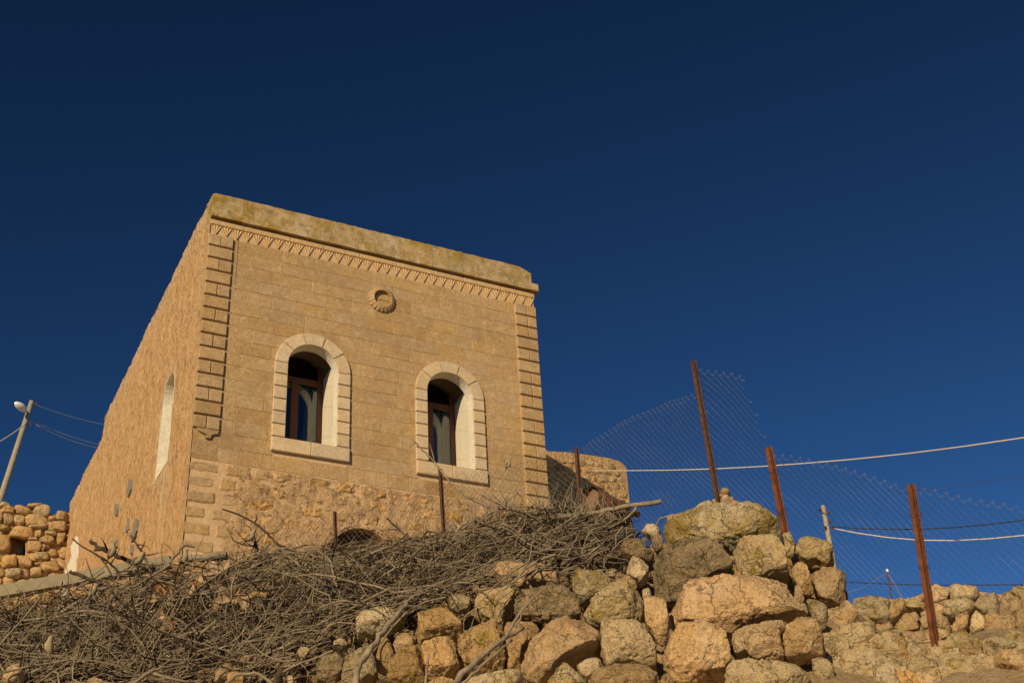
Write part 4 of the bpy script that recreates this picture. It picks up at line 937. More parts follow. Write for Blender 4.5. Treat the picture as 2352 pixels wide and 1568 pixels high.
rub = MB(); rr_ = random.Random(77)
for k in range(700):
    px, py = rr_.uniform(1900, 2520), 1470 + 130 * rr_.random() ** .8; h = hit(px, py, 8.0, 15.0); c = P(px, py, h); sz = rr_.uniform(.03, .075) * (1.8 if rr_.random() < .22 else 1)
    Vr, Fr = rock_mesh(blob(0, 0, sz * 2 * rr_.uniform(.8, 1.6), sz * 2 * .8, k, 7, .3), sz * .8, sz * .8, 12, 7, .3, 9000 + k, .3, 5)
    u, v, n = facing(c, rr_.uniform(10, 50)); rub.add(Vr[:, :1] * u + Vr[:, 1:2] * v + Vr[:, 2:3] * n + c, Fr)
rub.out('rubble', M['rock_pale'], None, org=P(2200, 1520, 11), smooth=False, kind='stuff')

# ================================================================== FAR RUBBLE WALL at the right
HR = 16.0
fw = empty('far_rubble_wall', P(2200, 1480, HR), 'low mortared rubble wall beyond the fence at the far right', 'stone wall')
ftop = [(1925, 1425), (1945, 1402), (1966, 1374), (2000, 1369), (2070, 1371), (2100, 1365), (2150, 1345), (2185, 1342), (2230, 1350), (2300, 1360), (2352, 1336), (2420, 1322), (2520, 1318)]
q = [P(a, b + 5, HR + .3) for a, b in ftop]; base = [P(a, 1530, HR + .1) for a, b in ftop]; n = len(q); mb = MB()
bk = [p + np.array([.4, .7, 0]) for p in q]
mb.add([tuple(p) for p in q + base + bk], [(i, n + i, n + i + 1, i + 1) for i in range(n - 1)] + [(i, i + 1, 2 * n + i + 1, 2 * n + i) for i in range(n - 1)])
mb.out('wall_core', M['rough'], fw)
for pl in tess(1930, 2520, 1335, 1525, 54, 35, .9, 13, .0):
    a_ = np.array(pl); px, py = a_.mean(axis=0); y0 = interp(px, ftop)
    if a_[:, 1].max() < y0 + 12: continue
    pl = [(a, max(b, interp(a, ftop) + random.uniform(-2, 3))) for a, b in pl]
    sd += 1; rock_px('stone', pl, HR + .10 - (py - y0) / 200 * .2 + random.uniform(-.05, .05), M[random.choice(['rock', 'rock_pale', 'rock_orange', 'rock', 'rock_lichen'])], fw, sd, res=.6, amp=.26, df=random.uniform(.02, .10), db=.25, cuts=5, e=.16, grow=random.uniform(1.02, 1.18))

# ================================================================== BRUSH PILE
TOPY = [(-80, 1380), (0, 1378), (150, 1352), (250, 1324), (330, 1302), (450, 1282), (520, 1270), (600, 1264), (700, 1257), (780, 1250), (840, 1252), (900, 1244), (1000, 1230), (1080, 1196), (1150, 1165), (1220, 1170), (1290, 1160), (1350, 1178), (1430, 1192), (1475, 1230)]
BOTY = [(-80, 1640), (0, 1600), (560, 1580), (700, 1530), (780, 1450), (850, 1400), (960, 1390), (1060, 1350), (1180, 1310), (1300, 1300), (1430, 1285), (1475, 1260)]
HTOP = [(-80, 11.3), (700, 11.3), (1000, 10.9), (1250, 10.2), (1475, 9.8)]
def hp(px, py):
    yt, yb = interp(px, TOPY), interp(px, BOTY); hb = hw(px, yb) - .08; t = (yb - py) / (yb - yt); return hb + t * (interp(px, HTOP) - hb)
LAT = unit(np.cross(unit((f_[0], f_[1], 0)), (0, 0, 1))); FWD = unit((f_[0], f_[1], 0)); UP = np.array([0, 0, 1.])
def twig(mb, p, length, r, el, yaw, K=7, wig=.18, n=4, branch=0.0, sgn=None, lim=False):
    s = sgn if sgn is not None else random.choice((-1, 1)); d = unit(LAT * s * math.cos(el) * math.cos(yaw) + UP * math.sin(el) + FWD * math.sin(yaw) * math.cos(el))
    pts = [np.array(p)]; step = length / K; kinks = []
    cur = np.array([random.gauss(0, .5), random.gauss(0, .5), random.gauss(0, .5)]) * wig
    for k in range(K):
        d = unit(d + cur * .7 + RNG.normal(0, wig * .6, 3)); pts.append(pts[-1] + d * step)
    pts = np.array(pts)
    if lim:
        for q in pts[1::2]:
            u, v = project(q)
            if v < interp(u, TOPY) - 9 and random.random() < .96: return
    mb.tube(pts, np.linspace(r, r * .45, K + 1), n, cap=False)
    if branch > 0:
        for _ in range(np.random.poisson(branch)):
            k = random.randrange(1, K); dd = unit(pts[k] - pts[k - 1] + RNG.normal(0, .55, 3)); L2 = length * random.uniform(.15, .4); q = [pts[k]]
            for i in range(3): dd = unit(dd + RNG.normal(0, .2, 3)); q.append(q[-1] + dd * L2 / 3)
            mb.tube(q, np.linspace(r * .55, r * .25, 4), 3, cap=False)
np.random.seed(3)
def inside_ok(p0):
    u, v = project(p0); return interp(u, TOPY) - 14 < v and v < interp(u, BOTY) + 30
def fill(name_mat, count, rlo, rhi, llo, lhi, jit, j0=-.08):
    mb = MB()
    for _ in range(count):
        px = random.uniform(-70, 1460); yt, yb = interp(px, TOPY), interp(px, BOTY)
        if random.random() > (yb - yt + 60) / 330: continue
        py = yt + (yb - yt) * random.random() ** .9
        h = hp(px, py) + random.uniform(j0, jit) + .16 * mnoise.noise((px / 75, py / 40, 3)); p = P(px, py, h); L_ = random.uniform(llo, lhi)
        rise = 10 if px < 500 else 17
        el = rad(random.gauss(0, 9)); yaw = random.gauss(0, .35); s = random.choice((-1, 1))
        rise += 34 * mnoise.noise((px / 170, py / 90, 8)); el += rad(rise if s > 0 else -rise)
        if random.random() < .07: el = random.uniform(-1.2, 1.2); L_ = min(L_, .38)
        if py < yt + 45 and abs(el) > .38 and random.random() < .85: continue
        p = p - LAT * s * L_ * .45 * math.cos(el) - UP * math.sin(el) * L_ * .45
        u, v = project(p + (LAT * s * math.cos(el) + UP * math.sin(el)) * L_); u0, v0 = project(p)
        if v < interp(u, TOPY) - 18 or v0 < interp(u0, TOPY) - 18: 
            if random.random() < .985: continue
        if v > interp(u, BOTY) + 40 or v0 > interp(u0, BOTY) + 40:
            if random.random() < .9: continue
        if u > 1500 or u0 > 1500: continue
        if abs(el) > .75 and L_ > .5: continue
        twig(mb, p, L_, rlo + (rhi - rlo) * random.random() ** 2, el, yaw, wig=random.choice([.18, .30, .45, .62]), branch=1.5 if rhi < .012 else .8, sgn=s, lim=True)
    return mb
fill('twig', 3600, .004, .010, .3, .9, .95, .26).out('brushwood', M['twig_shade'], None, org=(0, 0, 0), smooth=True, kind='stuff')  # deep layer, shade between the twigs painted in as near-black
fill('twig', 1000, .003, .009, .25, .8, .40, .08).out('brushwood', M['twig_brown'], None, org=(0, 0, 0), smooth=True, kind='stuff')  # second layer, its colour darkened for the shaded gaps
fill('twig', 2500, .0026, .0078, .25, 1.05, .22).out('brushwood', M['twig'], None, org=(0, 0, 0), smooth=True, kind='stuff')
fill('twig', 330, .008, .015, .5, 1.3, .18).out('brushwood', M['branch'], None, org=(0, 0, 0), smooth=True, kind='stuff')
mb = MB()   # twigs sticking up out of the heap
for _ in range(300):
    px = random.choice([random.uniform(0, 1460), random.uniform(900, 1440)]); p = P(px, interp(px, TOPY) + random.uniform(0, 16), hp(px, interp(px, TOPY)) - random.uniform(0, .5))
    L_ = random.uniform(.05, .15) * (2.2 if px > 1050 and random.random() < .6 else 1); twig(mb, p, L_, random.uniform(.0028, .005), rad(random.uniform(20, 100)), random.gauss(0, .3), K=6, wig=.22, branch=1.4)
mb.out('brushwood', M['twig'], None, org=(0, 0, 0), smooth=True, kind='stuff')

# prominent branches, each its own thing
def resample(pts, n):
    pts = np.array(pts, float); d = np.r_[0, np.cumsum(np.linalg.norm(np.diff(pts, axis=0), axis=1))]; t = np.linspace(0, d[-1], n)
    return np.c_[[np.interp(t, d, pts[:, i]) for i in range(3)]].T
def branch(px, h, r0, r1, mat, label, forks=(), knots=.25, twigs=3, cat='branch', name='dead_branch'):
    hh = h if isinstance(h, (list, tuple)) else [h] * len(px)
    if len(hh) == 2 and len(px) != 2: hh = list(np.linspace(hh[0], hh[1], len(px)))
    pts = resample([P(a, b, c) for (a, b), c in zip(px, hh)], max(8, len(px) * 4)); n = len(pts)
    for i in range(1, n - 1): pts[i] += RNG.normal(0, r0 * .25, 3)
    rr = np.linspace(r0, r1, n) * (1 + RNG.uniform(-knots, knots, n) * .5)
    mb = MB(); mb.tube(pts, rr, 8)
    for f in forks:
        q = resample([P(a, b, hh[0]) for a, b in f[0]], 8); mb.tube(q, np.linspace(f[1], f[1] * .5, 8), 6)
    for _ in range(twigs):
        k = random.randrange(2, n - 1); d = unit(pts[k] - pts[k - 1] + RNG.normal(0, .6, 3)); q = [pts[k]]
        for i in range(4): d = unit(d + RNG.normal(0, .2, 3)); q.append(q[-1] + d * random.uniform(.03, .06))
        mb.tube(q, np.linspace(r1 * .6 + .0015, .0015, 5), 4)
    return mb.out(name, mat, None, smooth=True, label=label, cat=cat, org=pts[0], group='branches lying on and sticking out of the brush pile')
BR, DK = M['branch'], M['branch_dark']
branch([(1290, 1186), (1340, 1183), (1384, 1174), (1447, 1161), (1518, 1151)], 9.55, .016, .020, BR, 'thick pale branch jutting right from the pile, cut end against the sky', [([(1462, 1160), (1458, 1172), (1436, 1192), (1400, 1212)], .012)])
branch([(1125, 1165), (1072, 1140), (1034, 1109), (1009, 1074), (991, 1052), (968, 1030), (948, 1009)], 10.6, .015, .007, BR, 'long curved branch rising in front of the right window sill', [([(998, 1056), (993, 1040), (987, 1018)], .006), ([(1045, 1120), (1062, 1112), (1068, 1104)], .004)])
branch([(1105, 1135), (1125, 1146), (1163, 1165), (1203, 1184), (1262, 1188), (1310, 1184)], 10.2, .010, .012, BR, 'dark slender branch sagging across the right half of the pile under the fence mesh', twigs=5)
branch([(510, 1168), (545, 1180), (580, 1197), (612, 1222), (640, 1252), (690, 1270)], 11.0, .007, .014, M['twig_brown'], 'thin arching branch pointing up-left in front of the rough masonry')
branch([(597, 1295), (594, 1280), (588, 1255), (584, 1232)], 11.0, .020, .010, DK, 'black upright forked stump below the rough masonry', [([(592, 1275), (606, 1262), (622, 1248)], .011), ([(588, 1255), (560, 1250), (540, 1244), (528, 1226)], .008), ([(586, 1240), (575, 1212), (556, 1198)], .006)], twigs=5)
branch([(207, 1240), (225, 1256), (252, 1268), (277, 1280), (316, 1296), (358, 1308)], 11.3, .016, .024, DK, 'stout blackened branch carrying the upright sparrow', [([(216, 1262), (240, 1262), (262, 1272)], .014)], twigs=4)
branch([(160, 1311), (185, 1320), (215, 1334), (250, 1345)], 11.0, .016, .014, DK, 'short blackened branch lying over the plank', [([(215, 1330), (205, 1305), (197, 1281)], .006)])
branch([(300, 1229), (314, 1250), (328, 1271), (338, 1292)], 11.4, .008, .012, DK, 'bare dark stick slanting up-left beside the sparrows')
branch([(141, 1407), (178, 1383), (200, 1375), (225, 1353), (250, 1345)], 10.1, .020, .010, BR, 'smooth pale branch with a reddish end lying below the plank')
branch([(370, 1306), (387, 1294), (405, 1272), (424, 1250)], 11.4, .016, .014, BR, 'grey branch bent to a sharp elbow above the pile', [([(424, 1250), (434, 1252), (447, 1256)], .017)])
branch([(166, 1236), (190, 1256), (211, 1266), (232, 1280), (253, 1294), (266, 1305), (277, 1330)], 11.2, .006, .011, DK, 'thin dark branch crossing in front of the cement-patched wall', [([(232, 1282), (246, 1300), (262, 1330)], .007)])
branch([(660, 1510), (743, 1458), (800, 1412), (842, 1383), (900, 1362), (965, 1343)], [9.0, 10.0], .010, .008, BR, 'long straight branch running diagonally up-right through the middle of the pile')
branch([(796, 1412), (855, 1365), (946, 1350), (1010, 1325)], [9.7, 9.9], .009, .007, BR, 'second long branch just right of the straight diagonal one')
branch([(1052, 1297), (1085, 1287), (1130, 1270), (1171, 1252), (1238, 1221), (1278, 1203)], [9.8, 10.0], .017, .012, BR, 'thick pale branch rising to the right across the top of the pile')
branch([(1041, 1240), (1053, 1212), (1068, 1202), (1085, 1195)], 10.3, .015, .009, BR, 'crooked grey branch curving right near the foot of the middle post')
branch([(888, 1190), (902, 1203), (916, 1215), (947, 1243), (965, 1256)], 11.0, .009, .012, DK, 'dark stick slanting up-left just right of the cellar arch')
branch([(1370, 1232), (1395, 1222), (1438, 1205)], 9.75, .028, .024, DK, 'rough dark log end lying under the thick pale branch')
branch([(1156, 1281), (1158, 1318), (1140, 1350), (1134, 1380), (1131, 1450)], [8.9, 8.5], .014, .007, BR, 'crooked branch hanging down over the boulders')
branch([(700, 1318), (760, 1293), (822, 1265), (878, 1251)], 10.9, .011, .008, BR, 'straight branch leading up to the cellar arch')
branch([(1518, 1266), (1511, 1234), (1506, 1208), (1516, 1190), (1548, 1180)], 8.9, .010, .005, BR, 'small hooked twig standing beside the cap boulder', [([(1508, 1210), (1490, 1214), (1472, 1224)], .005)], twigs=1)
branch([(520, 1275), (470, 1280), (410, 1284)], 11.9, .040, .034, M['beam'], 'short thick barkless grey log behind the perched sparrows', twigs=0)
branch([(490, 1395), (530, 1384), (580, 1372), (632, 1358)], 9.9, .030, .022, M['log'], 'yellow-brown split log half buried in the left of the pile', twigs=0)
branch([(582, 1352), (620, 1342), (662, 1325)], 10.4, .040, .028, M['log'], 'darker yellow-brown log above the other split log', twigs=0)
branch([(700, 1312), (760, 1300), (830, 1298), (880, 1300)], 10.6, .026, .020, BR, 'stout old branch lying flat on top of the pile left of the cellar arch', twigs=3)
branch([(815, 1590), (822, 1529), (855, 1482), (890, 1440), (913, 1411), (934, 1381)], [5.6, 5.9], .016, .012, BR, 'smooth curved branch close to the viewer, rising left of the boulders', twigs=0)
branch([(1010, 1600), (1066, 1545), (1103, 1508), (1162, 1463), (1202, 1441)], [5.4, 5.7], .016, .010, BR, 'forked branch close to the viewer crossing the boulders at the bottom', [([(1162, 1463), (1183, 1423), (1209, 1388), (1230, 1368), (1246, 1353)], .008), ([(1183, 1440), (1196, 1420), (1200, 1392)], .005)], twigs=0)
branch([(1030, 1600), (1101, 1533), (1160, 1482), (1175, 1470)], [5.6, 5.8], .008, .006, BR, 'thinner branch running just below the forked one near the viewer', twigs=0)
branch([(280, 1590), (352, 1538), (390, 1530), (429, 1519)], [6.2, 6.4], .010, .006, BR, 'curved branch at the bottom edge in front of the left half of the pile', [([(352, 1545), (380, 1555), (436, 1566)], .008)], twigs=0)
branch([(500, 1590), (545, 1548), (590, 1545), (625, 1568), (640, 1600)], 6.4, .009, .008, BR, 'looping branch arched at the bottom edge left of the boulders', twigs=0)
branch([(640, 1600), (642, 1560), (647, 1540)], 6.6, .020, .020, M['twig_brown'], 'short sawn stub poking up at the bottom edge', twigs=0)
branch([(975, 1600), (982, 1530), (985, 1500)], 6.6, .010, .006, BR, 'small upright stick at the bottom edge in front of the boulders', [([(980, 1545), (992, 1550), (1005, 1545)], .006)], twigs=0)
branch([(400, 1465), (460, 1440), (560, 1430), (640, 1400), (700, 1330)], [9.2, 10.4], .010, .006, BR, 'slender branch wandering across the left middle of the pile')
branch([(20, 1430), (110, 1418), (200, 1412), (300, 1425)], [9.9, 9.7], .009, .006, BR, 'slender branch lying level at the far left of the pile')
branch([(1180, 1320), (1210, 1350), (1240, 1400), (1262, 1440)], [8.9, 8.4], .008, .005, BR, 'limp twig trailing down between the boulders', twigs=2)
branch([(870, 1520), (905, 1440), (960, 1340), (966, 1290)], [8.3, 9.4], .011, .006, BR, 'long bent branch climbing the right part of the pile')

# dry leaves caught in the twigs
LV = [(372, 1360), (385, 1378), (398, 1372), (360, 1352), (378, 1342), (368, 1415), (390, 1432), (403, 1385), (350, 1375), (442, 1342), (452, 1330), (510, 1378), (540, 1360), (560, 1385), (437, 1352), (392, 1358), (500, 1310), (515, 1300)]
for k, (a, b) in enumerate(LV):
    c = P(a, b, hp(a, b) - .32); u, v, n = facing(c, 10); s = random.uniform(.045, .070); t = random.uniform(0, 6.3)
    uu = u * math.cos(t) + v * math.sin(t); vv = -u * math.sin(t) + v * math.cos(t)
    q = [(-1, 0, 0), (-.4, .5, .15), (.3, .6, .3), (1, .1, .1), (.4, -.5, .35), (-.3, -.6, .2), (0, 0, -.15)]
    mb = MB(); mb.add([c + s * (uu * x + vv * y + n * z) for x, y, z in q], [(0, 6, 1), (1, 6, 2), (2, 6, 3), (3, 6, 4), (4, 6, 5), (5, 6, 0)])
    mb.out('dry_leaf', M['leaf'] if k % 3 else M['leaf_brown'], None, label=('pale dry leaf in the main cluster of leaves left of the pile middle' if k % 3 else 'brown curled leaf among the twigs left of the pile middle') if a < 430 else ('pale loose dry leaf right of the main leaf cluster' if k % 3 else 'brown loose dry leaf right of the main leaf cluster'), cat='leaf', group='dry leaves caught in the brush pile')

# weathered plank
mb = MB(); a, b = P(-60, 1370, 12.9), P(392, 1290, 12.25); mb.obox(a, b, .09, .12)
mb.out('timber_beam', M['beam'], None, label='long weathered grey beam lying behind the left of the brush pile', cat='beam')

# rusted drum
C0 = P(1356, 1146, 12.3); ax = unit(LAT * .62 + FWD * .74 - UP * .10); u = unit(np.cross(ax, UP)); v = np.cross(u, ax)
drum = empty('rusty_drum', C0, 'rusted steel drum lying on its side behind the twigs, open end toward the viewer', 'drum')
R_ = .135; n = 28; V = []; F = []
for k, (d, rr_) in enumerate(((-.03, 1.0), (0.0, 1.03), (.02, 1.0), (.18, .995), (.19, 1.02), (.20, .99), (.36, .98), (.37, 1.0), (.55, .96), (.55, .0))):
    for i in range(n):
        t = 2 * math.pi * i / n; j = 1 + (.05 * mnoise.noise((i * .7, k, 3)) if k < 4 else 0); cut = (.07 * max(0, math.sin(t * 1.0 + 3.3)) + .02 * mnoise.noise((i * 1.3, 0, 0))) if k == 0 else 0
        V.append(C0 + ax * (d + cut) + (u * math.cos(t) + v * math.sin(t)) * R_ * rr_ * j)
for k in range(9):
    for i in range(n): j = (i + 1) % n; F.append((k * n + i, k * n + j, (k + 1) * n + j, (k + 1) * n + i))
mb = MB(); mb.add(V, F); mb.out('drum_shell', M['rust_drum'], drum, smooth=True)
V = [C0 + ax * (.05)]; F = []
for i in range(n):
    t = 2 * math.pi * i / n; V.append(C0 + ax * (.035 + .012 * math.sin(3 * t)) + (u * math.cos(t) + v * math.sin(t)) * R_ * .84 + u * .012)
for i in range(n): F.append((0, 1 + i, 1 + (i + 1) % n))
mb = MB(); mb.add(V, F); mb.out('drum_lid', M['rust_pale'], drum, smooth=True)
mb = MB(); mb.obox(P(1392, 1180, 12.2), P(1470, 1180, 12.2), .14, .010); mb.out('metal_sheet', M['rust_dark'], None, label='bent strip of rusty sheet metal under the drum', cat='metal sheet')
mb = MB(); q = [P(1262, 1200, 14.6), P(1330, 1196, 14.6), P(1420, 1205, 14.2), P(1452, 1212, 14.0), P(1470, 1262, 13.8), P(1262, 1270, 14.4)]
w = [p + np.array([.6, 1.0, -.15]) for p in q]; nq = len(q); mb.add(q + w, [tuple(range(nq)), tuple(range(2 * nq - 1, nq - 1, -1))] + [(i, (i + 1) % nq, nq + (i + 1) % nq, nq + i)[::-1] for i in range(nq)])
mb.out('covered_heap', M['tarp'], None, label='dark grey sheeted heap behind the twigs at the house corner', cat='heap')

# ================================================================== FENCES
def post_obj(a, b, w, mat, parent, label=None, t=.005, ties=2, under=.5):
    a, b = np.array(a), np.array(b); d = unit(b - a); n = unit(np.cross(LAT, d)); l = unit(np.cross(d, n)); a = a - d * under
    prof = [(-w / 2, 0), (w / 2, 0), (w / 2, t), (t / 2, t), (t / 2, w * .8), (-t / 2, w * .8), (-t / 2, t), (-w / 2, t)]     # T section, flange to the front
    m_ = len(prof); mb = MB(); V = []
    for k, p in enumerate((a, b)):
        for i, (x, y) in enumerate(prof): V.append(p + l * x + n * y + (d * random.uniform(-.012, .006) if k else 0))
    mb.add(V, [tuple(range(m_))[::-1], tuple(range(m_, 2 * m_))] + [(i, (i + 1) % m_, m_ + (i + 1) % m_, m_ + i) for i in range(m_)])
    po = mb.out('post', mat, parent, label=label)
    L_ = np.linalg.norm(b - a)
    for k in range(ties):
        s = under + (L_ - under - .02) * (k + .4) / max(1, ties); mb = MB(); c = a + d * s
        tt = np.linspace(0, 2 * math.pi * 1.2, 14); mb.tube([c + l * math.cos(x) * w * .62 + n * (math.sin(x) * w * .6 + w * .3) + d * (x * .003 + random.uniform(-.006, .006)) for x in tt], .0016, 4)
        mb.out('wire_tie', M['rust_dark'], po)
    return po
def mesh_panel(A, Bp, top, bot, parent, ref=None, cell=.070, r=.00105, wob=.012):
    '''chain link hung in the vertical plane through A and Bp; top, bot, ref are outlines seen in the picture'''
    A, Bp = np.array(A, float), np.array(Bp, float); dx = Bp - A; dx[2] = 0; dx = unit(dx); nn = np.cross(dx, UP)
    def prof(lst):
        o = []
        for a, b in lst: q = ray(a, b); q = q * ((A @ nn) / (q @ nn)); o.append(((q - A) @ dx, q[2]))
        return sorted(o)
    tp, bt = prof(top), prof(bot); rf = prof(ref) if ref else tp
    x0, x1 = min(tp[0][0], tp[-1][0]), max(tp[0][0], tp[-1][0]); c2 = cell / 2; ni = int((x1 - x0) / c2); c2x = (x1 - x0) / ni
    def node(i, j):
        x = x0 + i * c2x; z = interp(x, rf) - j * c2
        if z > interp(x, tp) + .012 or z < interp(x, bt): return None
        return A * (1, 1, 0) + dx * (x + mnoise.noise((i * .13, j * .13, ni + 2)) * wob) + UP * (z + mnoise.noise((i * .16, j * .16, ni + 7)) * wob) + nn * (mnoise.noise((i * .07, j * .1, ni)) * wob * 4 + (.0025 if j % 2 else -.0025))
    mb = MB()
    for i in range(ni):               # every wire is one zigzag strand
        run = []
        for j in range(80):
            p = node(i + ((i + j) % 2), j)
            if p is None:
                if len(run) > 1: mb.tube(run, r, 3, cap=False)
                run = []
            else: run.append(p)
        if len(run) > 1: mb.tube(run, r, 3, cap=False)
    for i in range(0, ni + 1):         # twisted crossings
        first = True
        for j in range(80):
            if (i + j) % 2: continue
            c = node(i, j)
            if c is None: continue
            s_ = .0040; mb.add([c + LAT * s_, c - LAT * s_, c + UP * s_, c - UP * s_, c + FWD * s_, c - FWD * s_], [(0, 2, 5), (2, 1, 5), (1, 3, 5), (3, 0, 5)])
            if first: mb.tube([c, c + UP * .014 + LAT * .006, c + LAT * .016 - UP * .002], r * 1.3, 3); first = False
    return mb.out('wire_mesh', M['wire'], parent, org=A)
def L3(lst, h):
    hh = h if isinstance(h, (list, tuple)) else [h, h]; n = len(lst); return [P(a, b, hh[0] + (hh[1] - hh[0]) * i / max(1, n - 1)) for i, (a, b) in enumerate(lst)]
f2 = empty('wall_top_fence', P(1650, 1160, 9.1), 'sagging chain-link fence on rust-brown posts running along the boulder wall to the right edge', 'fence')
post_obj(P(1652, 1166, 9.1), P(1592, 829, 9.1), .048, M['rust_dark'], f2, 'tallest post, leaning left', ties=6)
post_obj(P(1802, 1216, 8.8), P(1765, 1027, 8.8), .058, M['rust'], f2, ties=2)
post_obj(P(2150, 1487, 8.3), P(2092, 1113, 8.3), .058, M['rust'], f2, ties=3, under=.04)
post_obj(P(2560, 1560, 7.9), P(2500, 1190, 7.9), .058, M['rust'], f2, ties=2)
pa, pb, pc, pd, pe = P(1335, 1190, 10.9), P(1650, 1160, 9.15), P(1800, 1210, 8.82), P(2150, 1487, 8.32), P(2560, 1560, 7.9)
mesh_panel(pa, pb, [(1338, 1030), (1370, 1008), (1410, 980), (1460, 955), (1500, 937), (1545, 921), (1602, 905)], [(1348, 1262), (1450, 1262), (1560, 1240), (1658, 1190)], f2)
mesh_panel(pb, pc, [(1606, 850), (1640, 853), (1680, 859), (1703, 870), (1722, 915), (1740, 960), (1756, 1003), (1768, 1050), (1778, 1090)], [(1652, 1190), (1730, 1200), (1800, 1215)], f2, ref=[(1606, 850), (1640, 853), (1680, 859), (1703, 866), (1780, 885)])
mesh_panel(pc, pd, [(1776, 1046), (1810, 1048), (1870, 1058), (1940, 1077), (2010, 1098), (2092, 1125)], [(1802, 1230), (1850, 1330), (1930, 1420), (2040, 1475), (2150, 1505)], f2)
mesh_panel(pd, pe, [(2096, 1122), (2150, 1128), (2230, 1146), (2352, 1168), (2500, 1205)], [(2150, 1508), (2230, 1500), (2352, 1498), (2555, 1550)], f2)
f1 = empty('house_front_fence', P(1018, 1230, 14.6), 'low chain-link fence on three thin posts between the house and the brush pile', 'fence')
qa, qb, qc = P(771, 1225, 14.4), P(1020, 1232, 13.6), P(1335, 1190, 12.4)
post_obj(qa, P(769, 1174, 14.4), .045, M['rust_dark'], f1, ties=1); post_obj(qb, P(1011, 1076, 13.6), .052, M['rust_dark'], f1, ties=2); post_obj(qc, P(1324, 1027, 12.4), .052, M['rust_dark'], f1, ties=2)
mesh_panel(P(640, 1225, 15.2), qb, [(640, 1225), (700, 1200), (771, 1180), (860, 1162), (930, 1130), (1012, 1105)], [(640, 1275), (771, 1270), (900, 1262), (1024, 1255)], f1, cell=.078, r=.0019)
mesh_panel(qb, qc, [(1012, 1105), (1060, 1098), (1108, 1082), (1164, 1074), (1211, 1058), (1255, 1046), (1326, 1030)], [(1024, 1255), (1150, 1245), (1250, 1240), (1342, 1235)], f1, cell=.078, r=.0019)

# ================================================================== POLES AND CABLES
lp = empty('lamp_pole', P(-60, 1310, 33), 'grey pole with a white street lamp rising behind the rubble wall, far left', 'street lamp')
mb = MB(); mb.tube([P(-62, 1330, 33), P(0, 1150, 33), P(73, 921, 33)], [.11, .085, .062], 12); mb.out('pole', M['pole'], lp, smooth=True)
c0, c1 = P(60, 943, 32.8), P(34, 924, 32.5); n = 10; d = unit(c1 - c0); L_ = np.linalg.norm(c1 - c0); up = unit(np.cross(np.cross(d, UP), d))
mb = MB(); kk = np.linspace(0, 1, 9); mb.tube([c0 + (c1 - c0) * k for k in kk], [.02 + .085 * math.sin(math.pi * min(1, k * .92 + .08)) ** .7 for k in kk], 12); mb.out('lamp_head', M['lampwhite'], lp, smooth=True)
mb = MB(); mb.tube([P(66, 950, 33), P(60, 944, 32.8)], .03, 6); mb.out('lamp_arm', M['pole'], lp)
for a, b in ((76, 928), (62, 972)):
    mb = MB(); q = P(a, b, 33); mb.tube([q, q + LAT * .09, q + LAT * .15 + UP * .04], .018, 6); mb.out('insulator', M['rust_dark'], lp)
    mb = MB(); q = P(a + 9, b + 1, 33); mb.tube([q - UP * .03, q + UP * .04], .03, 8); mb.out('insulator', M['pole'], lp)
def cable(p0, p1, sag, r, mat, label, n=28):
    p0, p1 = np.array(p0), np.array(p1); pts = [p0 + (p1 - p0) * t - UP * sag * 4 * t * (1 - t) for t in np.linspace(0, 1, n)]
    mb = MB(); mb.tube(pts, r, 5); return mb.out('cable', mat, None, smooth=True, label=label, cat='cable')
cable(P(84, 930, 33), P(330, 985, 40), .15, .007, M['cable'], 'topmost thin wire from the lamp pole toward the house')
cable(P(80, 970, 33), P(330, 1038, 38), .15, .007, M['cable'], 'middle thin wire from the lamp pole, ending behind the house')
cable(P(84, 976, 33), P(330, 1036, 37), .25, .007, M['cable'], 'lowest of the wires from the lamp pole to the house')
cable(P(60, 972, 33), P(-160, 1065, 27), .25, .014, M['cable'], 'pale cable from the lamp pole down to the left edge')
cp = empty('utility_pole', P(1930, 1370, 17), 'thin pale utility pole behind the right end of the boulder wall', 'pole')
mb = MB(); mb.tube([P(1935, 1420, 17), P(1917, 1310, 17), P(1890, 1161, 17)], [.045, .038, .030], 10); mb.out('pole', M['lampwhite'] if False else M['pole'], cp, smooth=True)
for a, b in ((1884, 1172), (1904, 1178), (1907, 1198), (1896, 1212), (1912, 1212), (1908, 1258)):
    mb = MB(); q = P(a, b, 16.95); mb.tube([q - UP * .02, q + UP * .01, q + UP * .03], [.010, .022, .012], 7); mb.out('insulator', M['rust_dark'], cp)
def hang(pts, h0, h1, r, mat, label):
    n = len(pts); q = resample([P(a, b, h0 + (h1 - h0) * i / (n - 1)) for i, (a, b) in enumerate(pts)], 36)
    mb = MB(); mb.tube(q, r, 5); mb.out('cable', mat, None, smooth=True, label=label, cat='cable')
hang([(1345, 1081), (1440, 1080.5), (1540, 1079.5), (1640, 1076.5), (1740, 1071.5), (1840, 1064.5), (1960, 1054.5), (2080, 1042), (2200, 1027), (2352, 1005), (2520, 978)], 19.6, 12.5, .0085, M['cable'], 'taut white cable crossing behind the tall fence posts')
hang([(1912, 1209), (1970, 1213), (2040, 1215), (2110, 1215), (2190, 1211), (2270, 1204), (2352, 1194), (2500, 1170)], 17, 15, .008, M['cable_dark'], 'dark blue cable leaving the thin utility pole')
hang([(1914, 1213), (1970, 1224), (2040, 1234), (2110, 1240), (2190, 1241), (2270, 1237), (2352, 1229), (2500, 1205)], 17, 15, .008, M['cable'], 'sagging white cable leaving the thin utility pole')
hang([(1800, 1322), (1945, 1336), (2050, 1341), (2150, 1343), (2352, 1342), (2500, 1338)], 24, 22, .010, M['cable_dark'], 'dark cable just above the far rubble wall')
